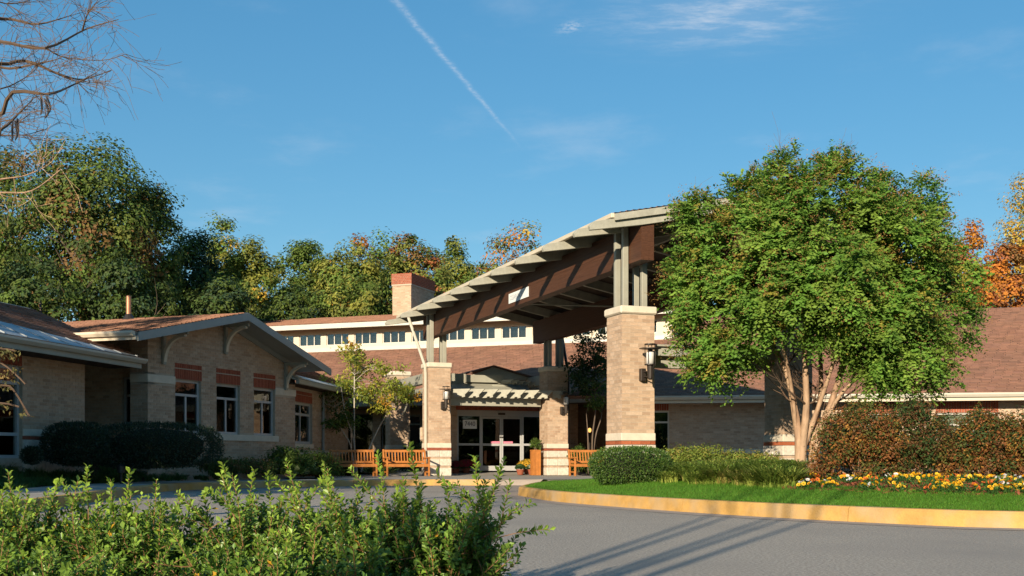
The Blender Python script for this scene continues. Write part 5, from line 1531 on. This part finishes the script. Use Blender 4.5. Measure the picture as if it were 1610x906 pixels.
# ================================================================ BARE-BRANCHED TREE AT THE TOP LEFT
def bare_tree():
    D0 = 9.4
    t = thing('locust_tree', 'nearly leafless tree whose bare branches reach in at the top left corner', 'tree', (-6.6, 8.6, 0)); rg = np.random.default_rng(33)
    off = Vector((-6.6, 8.6, 0))
    def W(px, py, D): return Vector(at(px, py, D)) - off
    trunk = MB(); trunk.tube(smooth3([(0, 0, 0), (.05, .1, 2.0), (.1, .2, 3.6), (.2, .3, 5.2), (.1, .3, 7.5)], 4), [.14 - .006 * i for i in range(17)], 9); trunk.build('trunk', M['bark_dark'], t, smooth=True)
    mains = [
        [(-260, 150), (-60, 72), (0, 66), (70, 76), (135, 46), (186, 31)], [(40, 72), (72, 77), (100, 90), (160, 95), (197, 85)],
        [(-260, 170), (-60, 86), (40, 96), (90, 116), (130, 125), (176, 110)], [(-260, 250), (-60, 172), (20, 145), (75, 148), (110, 136), (152, 114)],
        [(-260, 280), (-60, 228), (0, 205), (30, 178), (52, 156)], [(-260, 100), (-60, 14), (20, 31), (60, 38), (110, 25)], [(-60, 214), (0, 213), (40, 212), (68, 204)],
        [(130, 47), (137, 24), (146, 13)], [(-260, 160), (-60, 60), (0, 106), (60, 100), (95, 92)], [(90, 116), (120, 128), (160, 129)], [(-60, 140), (0, 140), (40, 122), (60, 105)], [(-60, -20), (10, 6), (60, -4)], [(-60, 200), (10, 190), (30, 192)]]
    for k, m in enumerate(mains):
        Dm = D0 + rg.uniform(-.7, .7)
        pts = [W(p[0], p[1], Dm + .12 * i * rg.normal()) for i, p in enumerate(m)]
        if m[0][0] < -200: pts[0] = Vector((.12, .25, 3.3 + rg.uniform(0, 2.2)))
        pts = smooth3(pts, 4); n = len(pts); mb = MB()
        r0 = .022 if m[0][0] < -200 else .009
        mb.tube(pts, [max(r0 * (1 - .86 * i / (n - 1)), .003) for i in range(n)], 5)
        for q in range(20):
            i = rg.integers(max(1, n // 4), n); p = pts[i]
            if p.x + off.x < -5.6: continue
            dd = (pts[min(i + 1, n - 1)] - pts[i - 1]).normalized()
            sd = dd * .9 + Vector((rg.normal() * .45, rg.normal() * .4, rg.normal() * .6))
            branchy(mb, p, sd, rg.uniform(.16, .42), .0030, 1, rg, .55, 3, .02, .6, (1, 3), .0016, 3)
        mb.build('branch', M['bark_twig'], t)
    # seed pods
    for (px, py) in ((65, 150), (70, 155), (72, 150), (24, 190), (27, 186), (20, 192)):
        p = W(px, py, D0); mb = MB()
        c = rg.uniform(-.02, .03)
        pts = [p, p + Vector((c, 0, -.05)), p + Vector((c * 1.6, .01, -.11)), p + Vector((c * .6 - .01, .01, -.16))]
        mb.tube(smooth3(pts, 3), [.003, .007, .009, .010, .010, .009, .009, .008, .007, .003], 5); mb.build('seed_pod', M['ink'], t)
    # twigs lower left, sunlight put into paler bark colour; a few brown leaflets
    g = MB()
    for m in ([(-260, 330), (-60, 307), (0, 303), (50, 300), (96, 266)], [(-60, 290), (0, 282), (40, 276), (72, 262)]):
        pts = [W(p[0], p[1], 8.3) for p in m]
        if m[0][0] < -200: pts[0] = Vector((.1, .2, 2.9))
        pts = smooth3(pts, 4); n = len(pts); g.tube(pts, [max(.011 * (1 - .8 * i / (n - 1)), .003) for i in range(n)], 5)
        for q in range(9):
            i = rg.integers(n // 3, n)
            branchy(g, pts[i], (rg.uniform(-.1, 1), rg.normal() * .5, rg.normal() * .7), rg.uniform(.10, .26), .0022, 1, rg, .5, 3, 0, .6, (1, 2), .0014, 3)
    g.build('sun_toned_twigs', M['bark_pale'], t)
    P = []
    for (px, py, n, s) in ((8, 245, 90, 14), (30, 262, 80, 18), (12, 320, 40, 10), (3, 555, 30, 8), (12, 588, 40, 10), (6, 610, 25, 8), (16, 560, 30, 8), (12, 636, 16, 8), (34, 648, 14, 7)):
        Dd = 8.3 if py < 400 else 7.6
        for q in range(n):
            P.append(tuple(W(px + rg.normal() * s, py + rg.normal() * s * .5, Dd + rg.normal() * .12)))
    P = np.array(P); n = len(P); T = pick(rg, [((.17, .12, .04), 3), ((.22, .15, .05), 2), ((.14, .13, .045), 5)], n) * rg.uniform(.7, 1.25, (n, 1))
    lv = Leaves(); lv.add(*leaf_quads(P, unit(rg.normal(size=(n, 3)) + np.array([.5, 0, -.3])), unit(rg.normal(size=(n, 3)) + np.array([0, 0, .7])), .032 * rg.uniform(.7, 1.3, n), .014, T)); o = lv.build('leaflets', MLEAF, t); o['kind'] = 'stuff'
    h = MB()
    for m in ([(-260, 470), (-60, 545), (0, 570), (26, 590), (40, 604)], [(-60, 600), (0, 606), (20, 612), (46, 655)], [(-60, 640), (0, 634), (30, 640)], [(-60, 545), (0, 548), (24, 552)]):
        pts = [W(p[0], p[1], 7.6) for p in m]
        if m[0][0] < -200: pts[0] = Vector((.05, .1, 2.0))
        h.tube(smooth3(pts, 3), [.006] * (3 * (len(pts) - 1) + 1), 4)
    h.build('low_twigs', M['bark_twig'], t)
bare_tree()

# the multi-stemmed tree behind the viewer whose stems throw the long shadows across the road
def shadow_tree():
    t = thing('crape_myrtle', 'slender multi-stemmed tree whose shadow stripes the road, behind the viewer', 'tree', (-3.1, -2.6, 0)); rg = np.random.default_rng(44)
    for k, (dx, dy) in enumerate(((-.55, .0), (-.25, .3), (.05, -.2), (.32, .1), (.62, .0))):
        pts = smooth3([(dx * .06, dy * .06, 0), (dx * .25, dy * .3, 1.6), (dx * .6, dy * .6, 3.2), (dx * 1.1, dy, 5.2), (dx * 1.7, dy * 1.4, 7.0)], 4); mb = MB()
        n = len(pts); mb.tube(pts, [.055 * (1 - .6 * i / (n - 1)) for i in range(n)], 7)
        mb.build('stem', M['bark_pale'], t, smooth=True)
    lv, _ = crown(45, 1.9, 1.7, 1.0, 9, 30, .45, .09, .05, [((.06, .13, .02), 1)], .3); lv.build('crown', MLEAF, t, (0, 0, 7.3))
shadow_tree()

# ================================================================ LAWN, DAYLILIES, GROUND COVER
def blades(P, H, W, lean, T, segs=2, curve=.5):
    """arching strips: P base (n,3), H length, lean horizontal unit dirs (n,3)"""
    n = len(P); V = []
    side = np.stack([-lean[:, 1], lean[:, 0], np.zeros(n)], -1)
    for k in range(segs + 1):
        s = k / segs
        c = P + lean * (H * curve * s ** 1.6)[:, None] + np.array([0, 0, 1.0])[None] * (H * (s - .66 * curve * s ** 2.4))[:, None]
        w = (W * (1 - s ** 2 * .92) / 2)[:, None]
        V += [c - side * w, c + side * w]
    V = np.stack(V, 1).reshape(-1, 3)
    m = 2 * (segs + 1); b = (np.arange(n) * m)[:, None, None]
    F = (np.array([[2 * k, 2 * k + 1, 2 * k + 3, 2 * k + 2] for k in range(segs)])[None] + b).reshape(-1, 4)
    return V, F, np.repeat(T, segs, axis=0)
def hdir(rg, n):
    a = rg.uniform(0, 2 * PI, n); return np.stack([np.cos(a), np.sin(a), np.zeros(n)], -1)

def lawn():
    rg = np.random.default_rng(3)
    seg = IK[1:] - IK[:-1]; ln = np.hypot(seg[:, 0], seg[:, 1]); mid = (IK[1:] + IK[:-1]) / 2
    dist = np.hypot(mid[:, 0], mid[:, 1])
    w = ln * np.clip(20 / dist, .3, 2.0) ** 1.3 * (mid[:, 0] < 8.5); w /= w.sum()
    n = 150000
    i = rg.choice(len(seg), n, p=w); t = rg.random(n)
    base = IK[:-1][i] + seg[i] * t[:, None]
    nrm = np.stack([-seg[i][:, 1], seg[i][:, 0]], -1) / ln[i][:, None]
    wide = np.interp(base[:, 0], [0, 1.2, 3, 4.5, 6, 9], [3.2, 2.8, 2.2, 1.95, 1.9, 1.9]) + np.where(base[:, 1] > 22.6, 1.0, 0)
    edge = np.interp(rg.random(n), [0, 1], [.165, 1.0])
    d = .165 + (wide + rg.normal(size=n) * .06) * rg.random(n)
    P2 = base + nrm * d[:, None]
    ok = (isle_dist(P2[:, 0], P2[:, 1]) > .15)
    P2 = P2[ok]; n = len(P2)
    P = np.stack([P2[:, 0], P2[:, 1], isle_z(P2[:, 0], P2[:, 1]) - .008], -1)
    T = np.array([[.115, .27, .028]]) * rg.uniform(.65, 1.25, (n, 1)); y = rg.random(n) < .12; T[y] = np.array([.17, .25, .04])
    V, F, T = blades(P, rg.uniform(.05, .095, n), rg.uniform(.009, .014, n), hdir(rg, n), T, 1, .55)
    o = link('grass', make_mesh('grass', V, F, T), MGRASS); tag(o, 'bright mown grass strip along the ochre kerb', 'grass', kind='stuff')
lawn()

def clump_mass(name, label, cat, centres, rg, per, H, W, pal, curve=.75, zf=None):
    c = np.repeat(centres, per, axis=0); n = len(c)
    P2 = c + rg.normal(size=(n, 2)) * .05
    P = np.stack([P2[:, 0], P2[:, 1], zf(P2[:, 0], P2[:, 1])], -1)
    hv = np.repeat(rg.uniform(.65, 1.15, len(centres)), per)
    T = np.repeat(pick(rg, pal, len(centres)), per, axis=0) * rg.uniform(.7, 1.3, (n, 1)); k = rg.random(n) < .25; T[k] = pick(rg, pal, int(k.sum()))
    V, F, T = blades(P, hv * rg.uniform(H * .65, H * 1.15, n), rg.uniform(W * .7, W * 1.2, n), hdir(rg, n), T, 3, curve)
    o = link(name, make_mesh(name, V, F, T), MGRASS); tag(o, label, cat, kind='stuff'); return o
rg = np.random.default_rng(12)
def daylily_region():
    out = []
    while len(out) < 420:
        x, y = rg.uniform(1.9, 7.6), rg.uniform(16.2, 25.5)
        d = float(isle_dist(np.array(x), np.array(y)))
        lim = np.interp(x, [1.5, 3, 4.5, 7], [2.5, 2.2, 2.1, 3.7])
        if d < lim or d > 8.0 or x / y > .248: continue
        if (x - 2.3) ** 2 / .75 ** 2 + (y - 22.2) ** 2 / .75 ** 2 < 1 or (x < 2.75 and y > 21.5): continue
        if x > 5.2 and y < 20.5: continue
        out.append((x, y))
    return np.array(out)
DL = daylily_region()
clump_mass('daylily_foliage', 'arching strap-leaved daylily foliage massed in front of the brick wall', 'foliage', DL, rg, 120, .60, .024, [((.23, .31, .055), 5), ((.31, .36, .07), 3), ((.15, .24, .04), 3), ((.40, .36, .10), 1.0)], .78, lambda x, y: isle_z(x, y) - .03)
def left_cover():
    out = []
    while len(out) < 1500:
        y = rg.uniform(9, 31.5)
        kx = np.interp(y, [-6, 6, 14, 20, 24.2, 27.2, 29.6, 31.5], [-7.7, -8.0, -8.5, -9.3, -9.95, -10.1, -9.5, -8.9]) + .1
        x = kx - rg.uniform(0, 3.2) ** 1.0
        if y > 24 and x > -6.9: continue
        out.append((x, y))
    return np.array(out)
LC = left_cover()
clump_mass('liriope_ground_cover', 'dark grassy ground cover on the shaded bank by the left wing', 'ground cover', LC, rg, 34, .36, .012, [((.09, .17, .04), 5), ((.13, .21, .05), 3), ((.06, .12, .03), 3)], .8, lambda x, y: left_z(x, y) - .02)
LC2 = np.stack([rg.uniform(-8.9, -5.6, 260), rg.uniform(29.0, 36.5, 260)], -1)
LC2 = LC2[(LC2[:, 1] > 31.0 + (LC2[:, 0] + 8.9) * 1.6) & (LC2[:, 1] < 33.4 + (LC2[:, 0] + 8.9) * 1.9)]
clump_mass('low_ground_cover', 'low leafy ground cover along the foot of the gable wall', 'ground cover', LC2, rg, 40, .26, .03, [((.09, .14, .03), 5), ((.13, .17, .04), 3), ((.17, .10, .04), .6)], .9, lambda x, y: left_z(x, y) - .02)

# mulch under the flowers
def mulch():
    rg = np.random.default_rng(8)
    seg = IK[1:] - IK[:-1]; ln = np.hypot(seg[:, 0], seg[:, 1]); mid = (IK[1:] + IK[:-1]) / 2
    ok = (mid[:, 0] > 1.0) & (mid[:, 0] < 8)
    w = ln * ok; w /= w.sum(); n = 22000
    i = rg.choice(len(seg), n, p=w); base = IK[:-1][i] + seg[i] * rg.random(n)[:, None]
    nrm = np.stack([-seg[i][:, 1], seg[i][:, 0]], -1) / ln[i][:, None]
    P2 = base + nrm * rg.uniform(1.9, 4.6, n)[:, None]
    P2 = P2[P2[:, 0] / P2[:, 1] > .235]; n = len(P2)
    P = np.stack([P2[:, 0], P2[:, 1], isle_z(P2[:, 0], P2[:, 1]) + rg.uniform(-.012, .02, n)], -1)
    T = np.array([[1.0, 1, 1]]) * rg.uniform(.5, 1.5, (n, 1)) + rg.uniform(0, .1, (n, 3)) * np.array([1, 0, 0])
    V, F, T = leaf_quads(P, sph(rg, n) * np.array([1, 1, .3]), sph(rg, n) + np.array([0, 0, 1.0]), rg.uniform(.04, .10, n), rg.uniform(.02, .04, n), T)
    o = link('bark_mulch', make_mesh('bark_mulch', V, F, T), M['mulch']); tag(o, 'red bark mulch under the pansies', 'mulch', kind='stuff')
mulch()

# ================================================================ PANSIES
def pansies():
    rg = np.random.default_rng(21)
    def flower(col, eye):
        mb = Leaves(); n = 7; a = np.arange(n) * 2 * PI / n + .2
        D = np.stack([np.cos(a), np.sin(a), .25 + 0 * a], -1)
        V, F, T = leaf_quads(np.zeros((n, 3)), D, np.tile([0, 0, 1.0], (n, 1)), .040, .044, np.tile(col, (n, 1)) * rg.uniform(.85, 1.1, (n, 1)), .1, .65)
        mb.add(V, F, T)
        D2 = D * .4 + np.array([0, 0, .1]); V, F, T = leaf_quads(np.tile([0, 0, .006], (n, 1)), D2, np.tile([0, 0, 1.0], (n, 1)), .015, .014, np.tile(eye, (n, 1)), 0); mb.add(V, F, T)
        me = mb.mesh('flower'); me.materials.append(MPETAL); return me
    FL = {'yellow': [flower((.80, .40, .012), (.35, .12, .02)), flower((.85, .56, .04), (.5, .2, .02))], 'orange': [flower((.70, .17, .03), (.3, .05, .02))], 'white': [flower((.78, .78, .80), (.6, .5, .2))]}
    lm = []
    for k in range(4):
        n = 80; d = sph(rg, n); d[:, 2] = np.abs(d[:, 2]); P = d * rg.uniform(.03, .15, (n, 1)) * np.array([1, 1, .75])
        lv = Leaves(); lv.add(*leaf_quads(P, unit(d + rg.normal(size=(n, 3)) * .5), unit(np.array([0, 0, 1.0]) + rg.normal(size=(n, 3)) * .4), .05, .026, np.array([[.06, .13, .03]]) * rg.uniform(.6, 1.4, (n, 1)))); me = lv.mesh('leaves'); me.materials.append(MLEAF); lm.append(me)
    seg = IK[1:] - IK[:-1]; ln = np.hypot(seg[:, 0], seg[:, 1])
    count = 0
    lab = {'yellow': 'yellow pansy plant in the mulched flower bed', 'orange': 'orange pansy plant in the mulched flower bed', 'white': 'white pansy plant in the mulched flower bed'}
    while count < 150:
        i = rg.integers(len(seg)); m = IK[i] + seg[i] * rg.random()
        if not (0.9 < m[0] < 7.5): continue
        nrm = np.array([-seg[i][1], seg[i][0]]) / ln[i]
        d = rg.uniform(2.05, 4.0)
        x, y = m + nrm * d
        if not (.243 < x / y < .47): continue
        if rg.random() > ln[i] * 2.2: continue
        kind = rg.choice(['yellow', 'orange', 'white'], p=[.70, .19, .11])
        t = thing('pansy_plant', lab[kind], 'flower', (x, y, float(isle_z(np.array(x), np.array(y))) - .015), rg.uniform(0, 6), 'pansies edging the flower bed (%s)' % kind)
        o = link('leaves', lm[rg.integers(4)], None, t)
        for f in range(rg.integers(2, 6)):
            a = rg.uniform(0, 6.28); r = rg.uniform(.0, .11)
            fo = link('flower', FL[kind][rg.integers(len(FL[kind]))], None, t, (r * math.cos(a), r * math.sin(a), rg.uniform(.07, .13)), rot=(rg.uniform(.3, 1.1), rg.normal() * .3, PI + rg.normal() * .8 + AC))
            s = rg.uniform(.55, 1.0); fo.scale = (s, s, s)
        count += 1
pansies()

# ================================================================ BENCHES
def make_bench(label):
    t = thing('garden_bench', label, 'bench', (0, 0, 0), 0, 'teak benches on the pavement')
    Lh = .74
    for sx in (-1, 1):
        MB().prism([(sx * Lh - .03, -.30, 0), (sx * Lh - .03, -.24, 0), (sx * Lh - .03, -.24, .63), (sx * Lh - .03, -.30, .63)], (.06, 0, 0)).build('front_leg', M['teak'], t, bevel=.006)
        MB().prism([(sx * Lh - .03, .16, 0), (sx * Lh - .03, .22, 0), (sx * Lh - .03, .24, .42), (sx * Lh - .03, .34, .93), (sx * Lh - .03, .28, .93), (sx * Lh - .03, .18, .42)], (.06, 0, 0)).build('rear_leg', M['teak'], t, bevel=.006)
        MB().prism([(sx * Lh - .04, -.33, .625), (sx * Lh - .04, .24, .60), (sx * Lh - .04, .24, .645), (sx * Lh - .04, -.10, .65), (sx * Lh - .04, -.33, .665)], (.08, 0, 0)).build('armrest', M['teak'], t, bevel=.006)
        MB().box(sx * Lh - .02, sx * Lh + .02, -.24, .17, .12, .17).build('stretcher', M['teak'], t)
        MB().box(sx * Lh - .02, sx * Lh + .02, -.24, .17, .34, .40).build('seat_rail', M['teak'], t)
    for (y, z0, z1) in ((-.27, .325, .405), (.19, .33, .40)):
        MB().box(-Lh + .03, Lh - .03, y - .02, y + .02, z0, z1).build('apron', M['teak'], t)
    for k in range(6):
        y = -.27 + k * .088; MB().box(-Lh + .03, Lh - .03, y, y + .072, .405, .43, (random.uniform(.9, 1.1),) * 3).build('seat_slat', M['teak'], t)
    def back(z): return .20 + (z - .42) * .196
    MB().prism([(-Lh + .03, back(.47), .46), (-Lh + .03, back(.47) + .035, .46), (-Lh + .03, back(.53) + .035, .53), (-Lh + .03, back(.53), .53)], (2 * Lh - .06, 0, 0)).build('lower_back_rail', M['teak'], t)
    MB().prism([(-Lh + .03, back(.84), .83), (-Lh + .03, back(.84) + .04, .83), (-Lh + .03, back(.91) + .04, .915), (-Lh + .03, back(.91), .915)], (2 * Lh - .06, 0, 0)).build('top_rail', M['teak'], t, bevel=.006)
    for k in range(13):
        x = -Lh + .09 + k * (2 * Lh - .18) / 12
        MB().prism([(x - .022, back(.53) + .008, .53), (x - .022, back(.53) + .024, .53), (x - .022, back(.83) + .024, .83), (x - .022, back(.83) + .008, .83)], (.044, 0, 0), (random.uniform(.88, 1.12),) * 3).build('back_slat', M['teak'], t)
    return t
def copy_tree(o, parent=None):
    c = o.copy(); COL.objects.link(c); c.parent = parent
    for ch in list(o.children): copy_tree(ch, c)
    return c
b0 = make_bench('orange-brown teak bench on the left, below the white-stemmed young tree')
b0.location = (-5.40, 39.0, KH + .002); b0.rotation_euler = (0, 0, AC)
b1 = copy_tree(b0); b1['label'] = 'orange-brown teak bench against the brick pillar with a lantern'
b1.location = (-3.66, 39.62, KH + .002)
b2 = copy_tree(b0); b2['label'] = 'teak bench half hidden by the clipped round bush'
b2.location = (2.78, 40.0, KH + .002)

# ================================================================ POTS BY THE DOORS
def mum(x, y, z, r, col, label, seed, pot=True, h=1.0):
    rg = np.random.default_rng(seed); t = thing('potted_mum', label, 'potted plant', (x, y, z), 0, 'potted mums by the doors')
    pm = MB(); pm.lathe([(.10, 0), (.145, .17), (.155, .17), (.155, .20), (.13, .20), (.125, .17)], 16); pm.build('pot', M['terracotta'], t, smooth=False)
    n = 1500; d = sph(rg, n); d[:, 2] = np.abs(d[:, 2]) - .15
    P = d * r * rg.uniform(.75, 1.0, (n, 1)) * np.array([1, 1, .8 * h]) + np.array([0, 0, .26])
    lv = Leaves(); lv.add(*leaf_quads(P * np.array([.95, .95, .97]), unit(d + rg.normal(size=(n, 3)) * .5), unit(d + rg.normal(size=(n, 3)) * .4), .06, .03, np.array([[.04, .085, .025]]) * rg.uniform(.6, 1.4, (n, 1)))); lv.build('leaves', MLEAF, t)
    k = d[:, 2] > .02; m = int(k.sum())
    fl = Leaves(); fl.add(*leaf_quads(P[k] * 1.02, unit(np.cross(d[k], rg.normal(size=(m, 3)))), d[k] + .3 * rg.normal(size=(m, 3)), .055, .05, np.array([col]) * rg.uniform(.7, 1.2, (m, 1)))); fl.build('blossoms', MPETAL, t)
def P3(px, D): return (px - 805) / 1800 * D, D
for (px, D, z, r, col, lab, sd) in ((733, 43.3, .235, .40, (.34, .02, .045), 'dark red potted mum left of the entrance doors', 301), (716, 42.9, .22, .34, (.22, .016, .035), 'darker red potted mum against the left pillar', 302), (829, 42.7, .22, .42, (.66, .38, .03), 'yellow potted mum right of the entrance doors', 303), (836, 42.2, .20, .17, (.60, .58, .40), 'small cream potted mum in front of the yellow one', 304), (818, 42.2, .20, .17, (.05, .10, .03), 'small green potted mum not yet in flower', 305)):
    x, y = P3(px, D); mum(x, y, z, r, col, lab, sd)
def planter():
    x, y = P3(842, 41.9); t = thing('planter_box', 'tall narrow wooden planter box beside the right entrance pillar', 'planter', (x, y, KH + .006), AC)
    for k in range(4):
        c, s = math.cos(k * PI / 2), math.sin(k * PI / 2)
        for j in range(3):
            MB().box(-.15 + j * .1 + .003, -.05 + j * .1 - .003, -.152, -.13, 0, .88, (random.uniform(.85, 1.12),) * 3).build('plank', M['teak'], t, None, k * PI / 2)
    MB().box(-.16, .16, -.16, .16, .88, .93).build('rim', M['teak'], t, bevel=.006)
    loose_shrub(x, y, KH + .93, .18, .18, .42, 'leafy green plant growing in the wooden planter box', 310, GR_, 24, 22, .09, .045, 'planter_plant', 'plant', cr=.1)
planter()
# lit porch lamp far back under the eave, and a low path light in the left bed
m, nt, N, L, bs = nodes_of('lamp glow')
bs.inputs['Base Color'].default_value = (.5, .25, .08, 1); bs.inputs['Emission Color'].default_value = (1, .45, .12, 1); bs.inputs['Emission Strength'].default_value = 1.2
M['glow'] = m
x, y = P3(927, 44.6)
t = thing('porch_lamp', 'small glowing orange lamp in the dark porch behind the slim tree', 'lamp', (x, y, .2))
MB().tube([(0, 0, 0), (0, 0, 1.62)], [.03, .025], 8).build('post', M['bronze'], t)
MB().lathe([(.03, 1.62), (.06, 1.66), (.07, 1.71), (.055, 1.77), (.02, 1.79)], 14).build('globe', M['glow'], t, smooth=True)
t = thing('path_light', 'short dark path light in the ground cover by the pavement', 'lamp', (-9.15, 26.8, float(left_z(np.array(-9.15), np.array(26.8)))))
MB().tube([(0, 0, 0), (0, 0, .30)], [.03, .03], 8).build('post', M['bronze'], t)
MB().lathe([(.03, .26), (.09, .27), (.09, .42), (.10, .43), (.02, .47)], 12).build('lamp_head', M['bronze'], t)
